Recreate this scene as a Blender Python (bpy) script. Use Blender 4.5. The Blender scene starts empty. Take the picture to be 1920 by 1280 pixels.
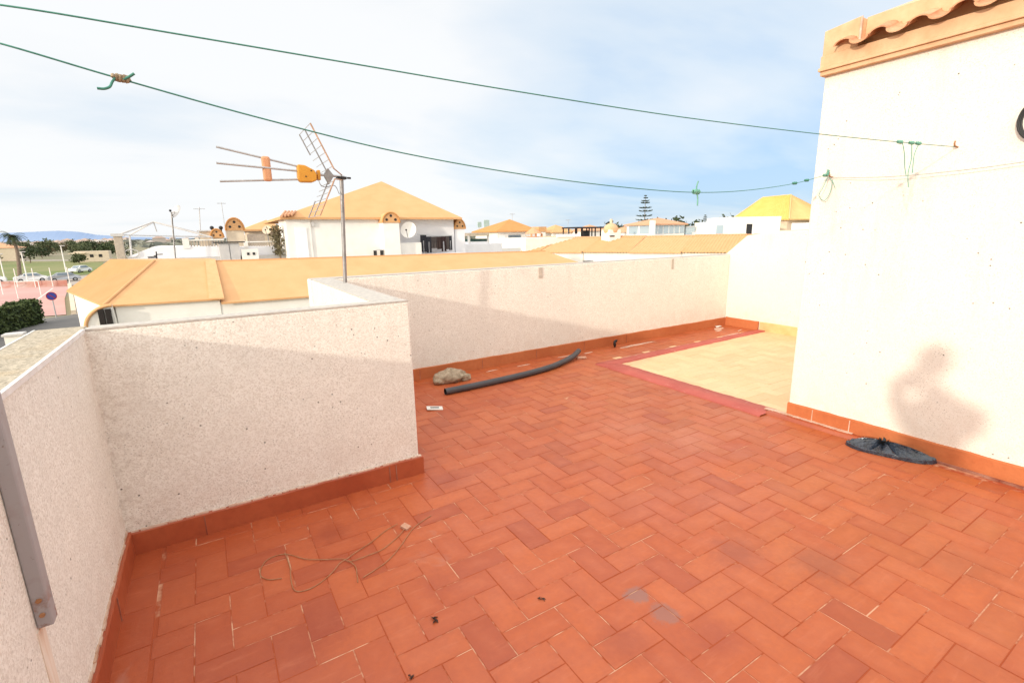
import bpy, math, random
from mathutils import Vector, Matrix
R = math.radians
rnd = random.Random(7)
S = bpy.context.scene
col = S.collection
PI = math.pi

# ------------------------------------------------------------------ materials
def mat(name, base, rough=.8, c2=None, scale=8, detail=4, bump=0, bscale=None, metallic=0, spec=.4, stretch=None):
    m = bpy.data.materials.new(name); m.use_nodes = True
    nt = m.node_tree; N = nt.nodes; L = nt.links
    b = N['Principled BSDF']
    b.inputs['Roughness'].default_value = rough
    b.inputs['Metallic'].default_value = metallic
    b.inputs['Specular IOR Level'].default_value = spec
    b.inputs['Base Color'].default_value = (*base, 1)
    g = N.new('ShaderNodeNewGeometry')
    src = g.outputs['Position']
    if stretch:
        mp = N.new('ShaderNodeMapping'); mp.inputs['Scale'].default_value = stretch
        L.new(src, mp.inputs['Vector']); src = mp.outputs['Vector']
    if c2:
        n = N.new('ShaderNodeTexNoise'); n.inputs['Scale'].default_value = scale
        n.inputs['Detail'].default_value = detail; n.inputs['Roughness'].default_value = .6
        L.new(src, n.inputs['Vector'])
        r = N.new('ShaderNodeValToRGB')
        r.color_ramp.elements[0].position = .32; r.color_ramp.elements[1].position = .68
        r.color_ramp.elements[0].color = (*base, 1); r.color_ramp.elements[1].color = (*c2, 1)
        L.new(n.outputs['Fac'], r.inputs['Fac']); L.new(r.outputs['Color'], b.inputs['Base Color'])
    if bump:
        n2 = N.new('ShaderNodeTexNoise'); n2.inputs['Scale'].default_value = bscale or scale
        n2.inputs['Detail'].default_value = 3
        L.new(src, n2.inputs['Vector'])
        bp = N.new('ShaderNodeBump'); bp.inputs['Strength'].default_value = bump; bp.inputs['Distance'].default_value = .01
        L.new(n2.outputs['Fac'], bp.inputs['Height']); L.new(bp.outputs['Normal'], b.inputs['Normal'])
    return m

class G:
    """small node-graph helper"""
    def __init__(s, name):
        s.m = bpy.data.materials.new(name); s.m.use_nodes = True
        s.nt = s.m.node_tree; s.b = s.nt.nodes['Principled BSDF']
        s.geo = s.n('ShaderNodeNewGeometry'); s.pos = s.geo.outputs['Position']
    def n(s, t, **kw):
        x = s.nt.nodes.new(t)
        for k, v in kw.items(): setattr(x, k, v)
        return x
    def l(s, a, b): s.nt.links.new(a, b)
    def setv(s, sock, v):
        if hasattr(v, 'links'): s.l(v, sock)
        else: sock.default_value = v
    def noise(s, scale, detail=4, rough=.55, vec=None, dist=0):
        x = s.n('ShaderNodeTexNoise'); x.inputs['Scale'].default_value = scale
        x.inputs['Detail'].default_value = detail; x.inputs['Roughness'].default_value = rough
        x.inputs['Distortion'].default_value = dist
        s.l(vec or s.pos, x.inputs['Vector']); return x.outputs['Fac']
    def vor(s, scale, vec=None, out='Distance'):
        x = s.n('ShaderNodeTexVoronoi'); x.inputs['Scale'].default_value = scale
        s.l(vec or s.pos, x.inputs['Vector']); return x.outputs[out]
    def ramp(s, f, a, b, c0=0., c1=1.):
        x = s.n('ShaderNodeMapRange'); x.clamp = True
        s.l(f, x.inputs['Value'])
        for i, v in zip((1, 2, 3, 4), (a, b, c0, c1)): x.inputs[i].default_value = v
        return x.outputs[0]
    def mix(s, f, a, b, mode='MIX'):
        x = s.n('ShaderNodeMix', data_type='RGBA', blend_type=mode)
        s.setv(x.inputs[0], f)
        for sock, v in ((x.inputs[6], a), (x.inputs[7], b)):
            s.setv(sock, v if hasattr(v, 'links') else (*v, 1))
        return x.outputs[2]
    def math(s, op, a, b=0.):
        x = s.n('ShaderNodeMath', operation=op); s.setv(x.inputs[0], a); s.setv(x.inputs[1], b); return x.outputs[0]
    def xyz(s):
        x = s.n('ShaderNodeSeparateXYZ'); s.l(s.pos, x.inputs[0]); return x.outputs
    def bump(s, h, strength, dist=.01):
        x = s.n('ShaderNodeBump'); x.inputs['Strength'].default_value = strength; x.inputs['Distance'].default_value = dist
        s.l(h, x.inputs['Height']); s.l(x.outputs[0], s.b.inputs['Normal'])
    def done(s, color, rough=.8, spec=.4):
        s.setv(s.b.inputs['Base Color'], color if hasattr(color, 'links') else (*color, 1))
        s.setv(s.b.inputs['Roughness'], rough); s.b.inputs['Specular IOR Level'].default_value = spec
        return s.m

def plaster_mat(name, a, b, dark=(.20, .16, .13), coarse=1., dirt=.35):
    g = G(name)
    vc = g.n('ShaderNodeTexVoronoi'); vc.inputs['Scale'].default_value = 165 * coarse; g.l(g.pos, vc.inputs['Vector'])
    sc_ = g.n('ShaderNodeSeparateColor'); g.l(vc.outputs['Color'], sc_.inputs[0])
    n1 = g.noise(260 * coarse, 2, .7); n2 = g.noise(1.4, 6, .65); n3 = g.noise(11, 4, .6)
    grain = g.math('ADD', g.math('MULTIPLY', sc_.outputs[0], .65), g.math('MULTIPLY', n1, .35))
    c = g.mix(g.ramp(grain, .30, .62, 1, 0), a, b)
    c = g.mix(g.ramp(grain, .13, .24, .55, 0), c, tuple(x * .62 for x in b))
    c = g.mix(g.ramp(n3, .42, .72, 0, .35), c, b)
    c = g.mix(g.ramp(n2, .45, .75, 0, dirt), c, tuple(x * .74 for x in a))
    xyz = g.xyz()
    mp = g.n('ShaderNodeMapping'); mp.inputs['Scale'].default_value = (9, 9, .9); g.l(g.pos, mp.inputs['Vector'])
    streak = g.math('MULTIPLY', g.ramp(g.noise(1., 4, .6, vec=mp.outputs[0]), .54, .74, 0, .22), g.ramp(xyz[2], .7, 1.18))
    c = g.mix(streak, c, (.46, .42, .36))
    foot = g.math('MULTIPLY', g.ramp(xyz[2], .40, .12, 0, .2), g.ramp(n3, .35, .65))
    c = g.mix(foot, c, (.62, .45, .34))
    v = g.vor(70 * coarse)                       # small grey pits
    vn = g.noise(4, 3)
    c = g.mix(g.math('MULTIPLY', g.ramp(v, .12, .20, .6, 0), g.ramp(vn, .45, .62)), c, dark)
    v2 = g.vor(17 * coarse)                      # sparse large pits
    v2n = g.noise(2.3, 2)
    pit = g.math('MULTIPLY', g.ramp(v2, .055, .095, .9, 0), g.ramp(v2n, .47, .56))
    c = g.mix(pit, c, (.09, .07, .055))
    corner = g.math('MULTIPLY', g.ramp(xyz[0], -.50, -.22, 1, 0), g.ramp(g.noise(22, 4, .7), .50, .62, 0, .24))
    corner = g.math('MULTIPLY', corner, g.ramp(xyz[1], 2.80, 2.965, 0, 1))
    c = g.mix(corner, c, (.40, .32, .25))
    g.bump(g.math('ADD', g.math('ADD', grain, n3), g.math('MULTIPLY', pit, -2.)), .5, .006)
    return g.done(c, .92, .12)

M = {}
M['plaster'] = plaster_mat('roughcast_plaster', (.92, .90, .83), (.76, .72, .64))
M['plaster_bright'] = plaster_mat('roughcast_plaster_bright', (.815, .79, .725), (.755, .72, .64), dirt=.14)
def coping():
    g = G('coping_top')
    n1 = g.noise(70, 4, .7); n2 = g.noise(3, 5)
    c = g.mix(g.ramp(n1, .35, .65), (.62, .54, .42), (.30, .26, .2))
    c = g.mix(g.ramp(n2, .5, .7, 0, .6), c, (.5, .36, .2))
    g.bump(n1, .6, .008)
    return g.done(c, .95, .1)
M['coping'] = coping()
M['grey_coping'] = mat('grey_coping', (.42, .39, .36), .95, (.58, .54, .48), 40, 5, .4)
M['trim'] = mat('white_trim', (.85, .84, .82), .6, (.7, .68, .65), 20)

def tile_mat():
    g = G('terracotta_tiles')
    at = g.n('ShaderNodeAttribute', attribute_name='Col')
    sp = g.n('ShaderNodeSeparateColor'); g.l(at.outputs['Color'], sp.inputs[0])
    rr, painted, hue = sp.outputs[0], sp.outputs[1], sp.outputs[2]
    n1 = g.noise(4.5, 5, .65); n2 = g.noise(.9, 3); n3 = g.noise(38, 4, .6)
    c = g.mix(rr, (.45, .092, .026), (.535, .128, .038))
    c = g.mix(g.ramp(rr, 0, .16, .45, 0), c, (.29, .058, .030))
    c = g.mix(g.ramp(hue, .0, 1, 0, .6), c, (.445, .128, .034))  # orange tint growing to the right: wall bounce put into the colour
    c = g.mix(g.ramp(n1, .45, .8, 0, .5), c, (.36, .072, .032))
    c = g.mix(g.ramp(n2, .55, .75, 0, .5), c, (.54, .150, .066))
    c = g.mix(g.ramp(n3, .3, .7, .25, 0), c, (.28, .065, .035))
    ua = g.n('ShaderNodeUVMap', uv_map='edge_a'); ub = g.n('ShaderNodeUVMap', uv_map='edge_b')
    sa = g.n('ShaderNodeSeparateXYZ'); sb = g.n('ShaderNodeSeparateXYZ'); g.l(ua.outputs[0], sa.inputs[0]); g.l(ub.outputs[0], sb.inputs[0])
    ed = g.math('MINIMUM', g.math('MINIMUM', sa.outputs[0], sa.outputs[1]), g.math('MINIMUM', sb.outputs[0], sb.outputs[1]))
    wob = g.math('ADD', ed, g.math('MULTIPLY', g.math('SUBTRACT', n1, .5), .09))
    em = g.ramp(g.noise(1.9, 5, .65), .40, .68)
    c = g.mix(g.math('MULTIPLY', em, g.ramp(wob, .0, .024, .38, 0)), c, (.30, .055, .024))           # smoked edges
    c = g.mix(g.math('MULTIPLY', g.ramp(wob, .026, .05, 0, .26), g.ramp(g.noise(6, 4), .4, .6)), c, (.56, .155, .064))         # worn middles
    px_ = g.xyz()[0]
    c = g.mix(g.math('MULTIPLY', g.ramp(px_, 1.0, -.3, 0, .5), g.ramp(n2, .2, .6, .6, 1)), c, (.33, .056, .021))   # fresher, darker paint in the corner, plus weaker reflection put into the colour
    st = g.noise(1.5, 5, .65, dist=.8)            # grey cement stains
    c = g.mix(g.ramp(st, .66, .78, 0, .50), c, (.42, .25, .20))
    st2 = g.noise(.75, 5, .6, dist=.4)            # darker damp areas
    c = g.mix(g.ramp(st2, .54, .70, 0, .45), c, (.34, .066, .028))
    mps = g.n('ShaderNodeMapping'); mps.inputs['Scale'].default_value = (2.2, 16, 1); mps.inputs['Rotation'].default_value = (0, 0, .4); g.l(g.pos, mps.inputs['Vector'])
    c = g.mix(g.ramp(g.noise(1.6, 5, .7, vec=mps.outputs[0]), .56, .74, 0, .28), c, (.60, .20, .10))
    wn = g.noise(14, 6, .75)
    def blot(x, y, r, col_, k):                   # a stain at one place on the floor, ragged by noise
        vm = g.n('ShaderNodeVectorMath', operation='DISTANCE'); g.l(g.pos, vm.inputs[0]); vm.inputs[1].default_value = (x, y, 0)
        dd = g.math('ADD', vm.outputs['Value'], g.math('MULTIPLY', g.math('SUBTRACT', wn, .5), r * 1.6))
        return g.mix(g.ramp(dd, r * (.25 if r > .1 else .55), r * (1 if r > .1 else .8), k, 0), c, col_)
    for q in ((1.46, 1.33, .075, (.25, .145, .125), .65), (1.48, 1.18, .085, (.25, .145, .125), .55), (3.05, 2.31, .26, (.60, .26, .17), .34), (2.85, 2.75, .35, (.56, .22, .13), .25),
              (2.1, 1.27, .15, (.30, .072, .035), .6), (2.36, .98, .18, (.28, .070, .035), .6), (1.22, 1.16, .13, (.32, .065, .028), .55), (1.55, 1.0, .14, (.34, .065, .028), .5), (.40, 2.58, .12, (.27, .045, .018), .6), (1.2, 2.75, .18, (.30, .055, .025), .5), (2.55, 4.3, .3, (.40, .10, .05), .4),
              (2.9, .62, .22, (.33, .085, .03), .45), (3.3, 1.0, .16, (.34, .085, .03), .4), (.75, 1.9, .14, (.33, .062, .026), .45), (.2, 1.9, .2, (.29, .05, .02), .45), (1.9, 1.9, .2, (.36, .08, .035), .35)):
        c = blot(*q)
    fl = g.noise(30, 5, .75)                       # flaking
    c = g.mix(g.ramp(fl, .70, .735, 0, .35), c, (.68, .40, .27))
    un = g.mix(rr, (.74, .47, .245), (.83, .56, .31))
    un = g.mix(g.ramp(n3, .35, .7, .3, 0), un, (.60, .37, .22))
    c = g.mix(painted, un, c)
    g.bump(g.math('ADD', g.noise(14, 4), g.math('MULTIPLY', n3, .35)), .22, .012)
    rough = g.ramp(g.noise(3.1, 4), .35, .7, .36, .62)
    return g.done(c, rough, .42)
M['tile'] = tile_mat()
def grout_mat():
    g = G('tile_joints')
    at = g.n('ShaderNodeAttribute', attribute_name='Col')
    sp = g.n('ShaderNodeSeparateColor'); g.l(at.outputs['Color'], sp.inputs[0])
    n1 = g.noise(3.2, 4, .7); n2 = g.noise(14, 3)
    f = g.ramp(g.math('ADD', g.math('MULTIPLY', n1, .7), g.math('MULTIPLY', n2, .3)), .50, .60)
    c = g.mix(f, (.38, .082, .032), (.62, .35, .22))
    un = g.mix(f, (.6, .38, .23), (.80, .62, .44))
    return g.done(g.mix(sp.outputs[1], un, c), .9, .2)
M['grout'] = grout_mat()
def skirt_mat(name, lightness=1.):
    g = G(name)
    n1 = g.noise(2.2, 4); n2 = g.noise(30, 4)
    c = g.mix(g.ramp(n1, .35, .7), (.36 * lightness, .07 * lightness, .026 * lightness), (.47 * lightness, .115 * lightness, .045 * lightness))
    c = g.mix(g.ramp(n2, .3, .6, .25, 0), c, (.24, .05, .022))
    g.bump(g.noise(11, 4), .2, .01)
    return g.done(c, .42, .5)
M['skirt'] = skirt_mat('painted_skirting')
M['skirt_light'] = mat('bare_skirting', (.66, .42, .18), .7, (.72, .52, .26), 6)
M['joint_light'] = mat('mortar', (.66, .50, .40), .9, (.5, .30, .2), 18, bump=.3)
M['joint_dark'] = mat('old_joint', (.22, .055, .03), .8, (.40, .2, .14), 10)
def band_mat():
    g = G('red_membrane_paint')
    n1 = g.noise(3, 5, .6); n2 = g.noise(20, 5, .65)
    c = g.mix(g.ramp(n1, .3, .7), (.42, .080, .058), (.52, .12, .088))
    c = g.mix(g.ramp(n2, .62, .74, 0, .7), c, (.66, .36, .3))
    g.bump(n2, .35, .015)
    return g.done(c, .6, .35)
M['band'] = band_mat()
M['flake'] = mat('flaked_mortar', (.70, .56, .46), .9, (.55, .33, .24), 12, bump=.3)
M['cornice'] = mat('cornice_ochre', (.70, .475, .29), .85, (.60, .37, .21), 9, 5, .2, 40)
M['clay'] = mat('clay_roof_tile', (.62, .34, .19), .85, (.46, .21, .11), 11, 5, .25, 50)
M['clay2'] = mat('clay_roof_tile_pale', (.68, .39, .23), .85, (.54, .27, .15), 13, 5, .25, 50)
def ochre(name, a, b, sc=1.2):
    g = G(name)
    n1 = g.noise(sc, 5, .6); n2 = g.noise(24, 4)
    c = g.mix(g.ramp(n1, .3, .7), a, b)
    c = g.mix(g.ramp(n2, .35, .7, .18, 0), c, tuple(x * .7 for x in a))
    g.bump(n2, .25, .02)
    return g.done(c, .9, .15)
M['skirt_sunlit'] = ochre('sunlit_skirting', (.46, .135, .052), (.54, .185, .075), 2.5)  # lighter copy of the skirting paint, sunlight put into its colour
M['ochre'] = ochre('ochre_roof', (.645, .36, .17), (.70, .41, .205))
M['pale_tile'] = ochre('pale_tile', (.66, .37, .18), (.72, .44, .23), 3)
M['ochre_hip'] = ochre('ochre_hip', (.50, .265, .115), (.55, .30, .14))
M['ochre_dark'] = ochre('ochre_roof_dark', (.55, .26, .09), (.62, .31, .12))
M['yellow'] = ochre('yellow_roof', (.70, .44, .19), (.74, .50, .24))
M['yellow_face'] = ochre('yellow_roof_face', (.70, .44, .12), (.74, .50, .16))
M['white'] = mat('white_render', (.88, .86, .82), .9, (.82, .79, .74), 1.5, 5, .15, 60)
M['white_shade'] = mat('white_render_shade', (.90, .90, .92), .9, (.84, .83, .86), 2, 5)  # copy of the white render with the cool tint of shade in its colour
M['cream'] = mat('cream_render', (.70, .60, .46), .9, (.60, .5, .38), 2, 5)
M['grey'] = mat('grey_render', (.52, .51, .51), .9, (.62, .6, .58), 3)
M['lattice'] = mat('beige_baluster', (.55, .47, .38), .9, (.42, .36, .3), 9)
M['dark'] = mat('dark_opening', (.02, .02, .022), .6)
M['shutter'] = mat('dark_shutter', (.012, .009, .009), .8, (.022, .016, .014), 30)
M['glass'] = mat('window_glass', (.16, .21, .25), .08, spec=.8)
M['pale_glass'] = mat('sunroom_glass', (.38, .47, .52), .12, spec=.8)
M['steel'] = mat('galvanised_steel', (.36, .35, .35), .5, (.24, .23, .23), 14, metallic=.7)
M['steel_light'] = mat('pale_metal', (.55, .55, .56), .45, (.42, .42, .43), 20, metallic=.5)
def post_mat():
    g = G('rusty_grey_post')
    n = g.noise(18, 5, .65)
    z = g.xyz()[2]
    f = g.math('MULTIPLY', g.ramp(z, .56, .68, 1, .12), g.ramp(n, .52, .62))
    c = g.mix(f, (.36, .345, .35), (.22, .075, .025))
    return g.done(g.mix(g.ramp(g.noise(60, 2), .68, .72, 0, .6), c, (.15, .08, .05)), .55, .4)
M['post'] = post_mat()
M['rust'] = mat('rust', (.28, .12, .05), .9, (.45, .24, .12), 40)
M['copper'] = mat('rusted_rod', (.55, .34, .22), .6, (.40, .24, .15), 20)
M['yplastic'] = mat('yellow_plastic', (.66, .31, .035), .5, (.58, .25, .03), 12)
M['oplastic'] = mat('faded_orange_plastic', (.66, .33, .18), .6, (.58, .27, .14), 15)
M['rope'] = mat('green_rope', (.07, .26, .20), .7, (.05, .19, .15), 90)
M['rope_fade'] = mat('faded_rope', (.12, .36, .27), .8, (.2, .4, .32), 60)
M['rope_grey'] = mat('grey_cord', (.34, .38, .36), .8, (.26, .3, .28), 50)
M['tape'] = mat('brown_tape', (.22, .15, .09), .8, (.42, .33, .22), 60)
M['twine'] = mat('dirty_twine', (.33, .15, .065), .9, (.42, .24, .13), 30)
M['pipe'] = mat('dark_grey_pipe', (.055, .053, .058), .5, (.075, .07, .075), 6)
M['bag'] = None
M['stone'] = mat('rough_stone', (.50, .40, .29), .95, (.24, .18, .12), 22, 6, .7, 30)
M['black'] = mat('black_plastic', (.015, .015, .017), .45)
M['whiteplastic'] = mat('white_plastic', (.75, .72, .66), .5)
M['brickbit'] = mat('brick_chip', (.5, .23, .13), .9, (.62, .4, .3), 40)
M['leaf'] = mat('leaf_green', (.055, .075, .03), .8, (.10, .115, .05), .6, 3)
M['leaf_dark'] = mat('leaf_dark', (.028, .045, .018), .8, (.055, .075, .028), .8, 3)
M['leaf_olive'] = mat('leaf_olive', (.12, .11, .06), .85, (.19, .15, .085), .5, 3)
M['hedge_in'] = mat('hedge_core', (.022, .035, .014), .9)
M['hedge'] = mat('hedge_leaf', (.045, .075, .02), .75, (.085, .11, .03), .9, 3)
M['bark'] = mat('bark', (.16, .12, .09), .95, (.26, .2, .15), 6)
M['grass'] = mat('grass_field', (.13, .18, .045), .95, (.24, .23, .10), .05, 6)
M['soil'] = mat('dry_ground', (.28, .24, .17), .95, (.20, .20, .11), .02, 6)
M['asphalt'] = mat('asphalt', (.13, .125, .12), .9, (.17, .16, .15), .4, 5)
M['pave'] = mat('pavement', (.42, .37, .31), .9, (.36, .31, .27), .6)
M['court'] = mat('pink_court', (.50, .29, .26), .9, (.56, .35, .31), .15, 5)
M['courtline'] = mat('court_line', (.7, .6, .56), .9)
M['signblue'] = mat('sign_blue', (.05, .07, .35), .5)
M['signred'] = mat('sign_red', (.4, .03, .05), .5)
M['tyre'] = mat('tyre', (.02, .02, .02), .9)
M['carwhite'] = mat('car_white', (.78, .78, .78), .25, spec=.6)
M['carsilver'] = mat('car_silver', (.42, .44, .47), .3, metallic=.4)
M['carred'] = mat('car_dark', (.12, .13, .16), .3)
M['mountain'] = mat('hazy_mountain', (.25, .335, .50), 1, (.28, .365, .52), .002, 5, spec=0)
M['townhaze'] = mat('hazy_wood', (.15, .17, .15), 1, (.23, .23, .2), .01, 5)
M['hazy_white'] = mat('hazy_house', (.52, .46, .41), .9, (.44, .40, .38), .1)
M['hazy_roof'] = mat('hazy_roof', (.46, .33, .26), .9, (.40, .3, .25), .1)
M['skin'] = mat('skin', (.55, .33, .24), .6)
M['cloth'] = mat('navy_cloth', (.05, .06, .09), .9, (.07, .08, .11), 30)
M['denim'] = mat('denim', (.07, .09, .15), .9, (.09, .11, .18), 40)
M['hair'] = mat('dark_hair', (.03, .02, .015), .7)

def bag_mat():
    g = G('black_bin_liner')
    n = g.noise(22, 4, .6)
    c = g.mix(g.ramp(n, .3, .7), (.010, .013, .020), (.04, .055, .085))
    g.bump(n, .35, .02)
    return g.done(c, .25, .7)
M['bag'] = bag_mat()

# ------------------------------------------------------------------ mesh builder
class MB:
    def __init__(s): s.v = []; s.f = []; s.mi = []; s.c = []; s.sm = []; s.ext = None
    def face(s, pts, mi=0, colr=None, smooth=False):
        i = len(s.v); s.v += [tuple(p) for p in pts]
        s.f.append(tuple(range(i, i + len(pts)))); s.mi.append(mi); s.c.append(colr); s.sm.append(smooth)
    def grid(s, rows, closed=False, mi=0, smooth=True):
        i = len(s.v); n = len(rows[0])
        for r in rows: s.v += [tuple(p) for p in r]
        for a in range(len(rows) - 1):
            for b in range(n if closed else n - 1):
                b2 = (b + 1) % n
                s.f.append((i + a * n + b, i + a * n + b2, i + (a + 1) * n + b2, i + (a + 1) * n + b))
                s.mi.append(mi); s.c.append(None); s.sm.append(smooth)
    def box(s, x0, x1, y0, y1, z0, z1, mi=0, rot=None, bev=0):
        if x0 > x1: x0, x1 = x1, x0
        if y0 > y1: y0, y1 = y1, y0
        P = [(x, y, z) for z in (z0, z1) for x, y in ((x0, y0), (x1, y0), (x1, y1), (x0, y1))]
        if rot: P = [rot @ Vector(p) for p in P]
        i = len(s.v); s.v += [tuple(p) for p in P]
        for q in ((3, 2, 1, 0), (4, 5, 6, 7), (0, 1, 5, 4), (1, 2, 6, 5), (2, 3, 7, 6), (3, 0, 4, 7)):
            s.f.append(tuple(i + k for k in q)); s.mi.append(mi); s.c.append(None); s.sm.append(False)
        return s
    def prism(s, poly, z0, z1, mi=0):
        n = len(poly); i = len(s.v)
        s.v += [(x, y, z0) for x, y in poly] + [(x, y, z1) for x, y in poly]
        F = [tuple(i + k for k in reversed(range(n))), tuple(i + n + k for k in range(n))]
        F += [(i + k, i + (k + 1) % n, i + n + (k + 1) % n, i + n + k) for k in range(n)]
        for q in F: s.f.append(q); s.mi.append(mi); s.c.append(None); s.sm.append(False)
        return s
    def extr(s, poly, d, mi=0):
        """extrude a 3-D polygon by vector d"""
        n = len(poly); i = len(s.v); d = Vector(d)
        s.v += [tuple(p) for p in poly] + [tuple(Vector(p) + d) for p in poly]
        F = [tuple(i + k for k in reversed(range(n))), tuple(i + n + k for k in range(n))]
        F += [(i + k, i + (k + 1) % n, i + n + (k + 1) % n, i + n + k) for k in range(n)]
        for q in F: s.f.append(q); s.mi.append(mi); s.c.append(None); s.sm.append(False)
        return s
    def tube(s, pts, r, seg=8, mi=0, cap=True):
        pts = [Vector(p) for p in pts]; rows = []
        rr = r if isinstance(r, (list, tuple)) else [r] * len(pts)
        up = None
        for k, p in enumerate(pts):
            t = (pts[min(k + 1, len(pts) - 1)] - pts[max(k - 1, 0)]).normalized()
            if up is None:
                up = Vector((0, 0, 1)) if abs(t.z) < .9 else Vector((1, 0, 0))
            a = t.cross(up).normalized(); up = a.cross(t).normalized()
            rows.append([p + (a * math.cos(q) + up * math.sin(q)) * rr[k] for q in [2 * PI * j / seg for j in range(seg)]])
        s.grid(rows, True, mi)
        if cap:
            s.face(list(reversed(rows[0])), mi); s.face(rows[-1], mi)
        return s
    def ball(s, c, r, mi=0, seg=10, rings=6, jit=0, rng=None):
        c = Vector(c); r = Vector(r) if not isinstance(r, (int, float)) else Vector((r, r, r)); rows = []
        for a in range(rings + 1):
            th = PI * a / rings; row = []
            for b in range(seg):
                ph = 2 * PI * b / seg; k = 1 + (rng.uniform(-jit, jit) if rng and 0 < a < rings else 0)
                row.append(c + Vector((r.x * math.sin(th) * math.cos(ph), r.y * math.sin(th) * math.sin(ph), r.z * math.cos(th))) * 1 * k if not jit else
                           c + Vector((r.x * math.sin(th) * math.cos(ph) * k, r.y * math.sin(th) * math.sin(ph) * k, r.z * math.cos(th) * k)))
            rows.append(row)
        rows.reverse()
        s.grid(rows, True, mi)
        return s
    def build(s, name, m, parent=None):
        me = bpy.data.meshes.new(name)
        me.from_pydata(s.v, [], s.f); me.update()
        for x in (m if isinstance(m, (list, tuple)) else [m]): me.materials.append(M[x] if isinstance(x, str) else x)
        me.polygons.foreach_set('material_index', s.mi)
        me.polygons.foreach_set('use_smooth', s.sm)
        if any(c is not None for c in s.c):
            ca = me.color_attributes.new('Col', 'FLOAT_COLOR', 'CORNER')
            buf = []
            for f, c in zip(s.f, s.c): buf += list(c or (0, 0, 0, 1)) * len(f)
            ca.data.foreach_set('color', buf)
        if s.ext:
            la, lb = me.uv_layers.new(name='edge_a'), me.uv_layers.new(name='edge_b'); k = 0; A = []; Bb = []
            for f in s.f:
                e = s.ext.get(f[0])
                for q in f:
                    x, y, z = s.v[q]
                    A += [x - e[0], y - e[2]] if e else [.06, .06]; Bb += [e[1] - x, e[3] - y] if e else [.06, .06]
            la.data.foreach_set('uv', A); lb.data.foreach_set('uv', Bb)
        o = bpy.data.objects.new(name, me); col.objects.link(o)
        if parent: o.parent = parent; o.matrix_parent_inverse = Matrix.Translation(-parent.location) if parent.rotation_euler.z == 0 else parent.matrix_basis.inverted()
        return o

def tag(o, label, cat, group=None):
    o['label'] = label; o['category'] = cat
    if group: o['group'] = group
    return o
def thing(name, label, cat, loc=(0, 0, 0), group=None):
    o = bpy.data.objects.new(name, None); col.objects.link(o); o.location = loc; o.empty_display_size = .1
    return tag(o, label, cat, group)
def struct(o): o['kind'] = 'structure'; return o
def bevel(o, w, seg=2):
    b = o.modifiers.new('bevel', 'BEVEL'); b.width = w; b.segments = seg; b.limit_method = 'ANGLE'; b.angle_limit = R(40); return o
def copy_thing(o, loc, label=None, group=None, rz=None, scale=None):
    c = o.copy(); col.objects.link(c); c.location = loc
    if rz is not None: c.rotation_euler.z = rz
    if scale: c.scale = scale if not isinstance(scale, (int, float)) else (scale,) * 3
    if label: c['label'] = label
    if group: c['group'] = group
    for ch in list(o.children):
        d = ch.copy(); col.objects.link(d); d.parent = c; d.matrix_parent_inverse = ch.matrix_parent_inverse.copy()
        for g in list(ch.children):
            e = g.copy(); col.objects.link(e); e.parent = d; e.matrix_parent_inverse = g.matrix_parent_inverse.copy()
    return c

GZ = -5.0     # street level
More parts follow.
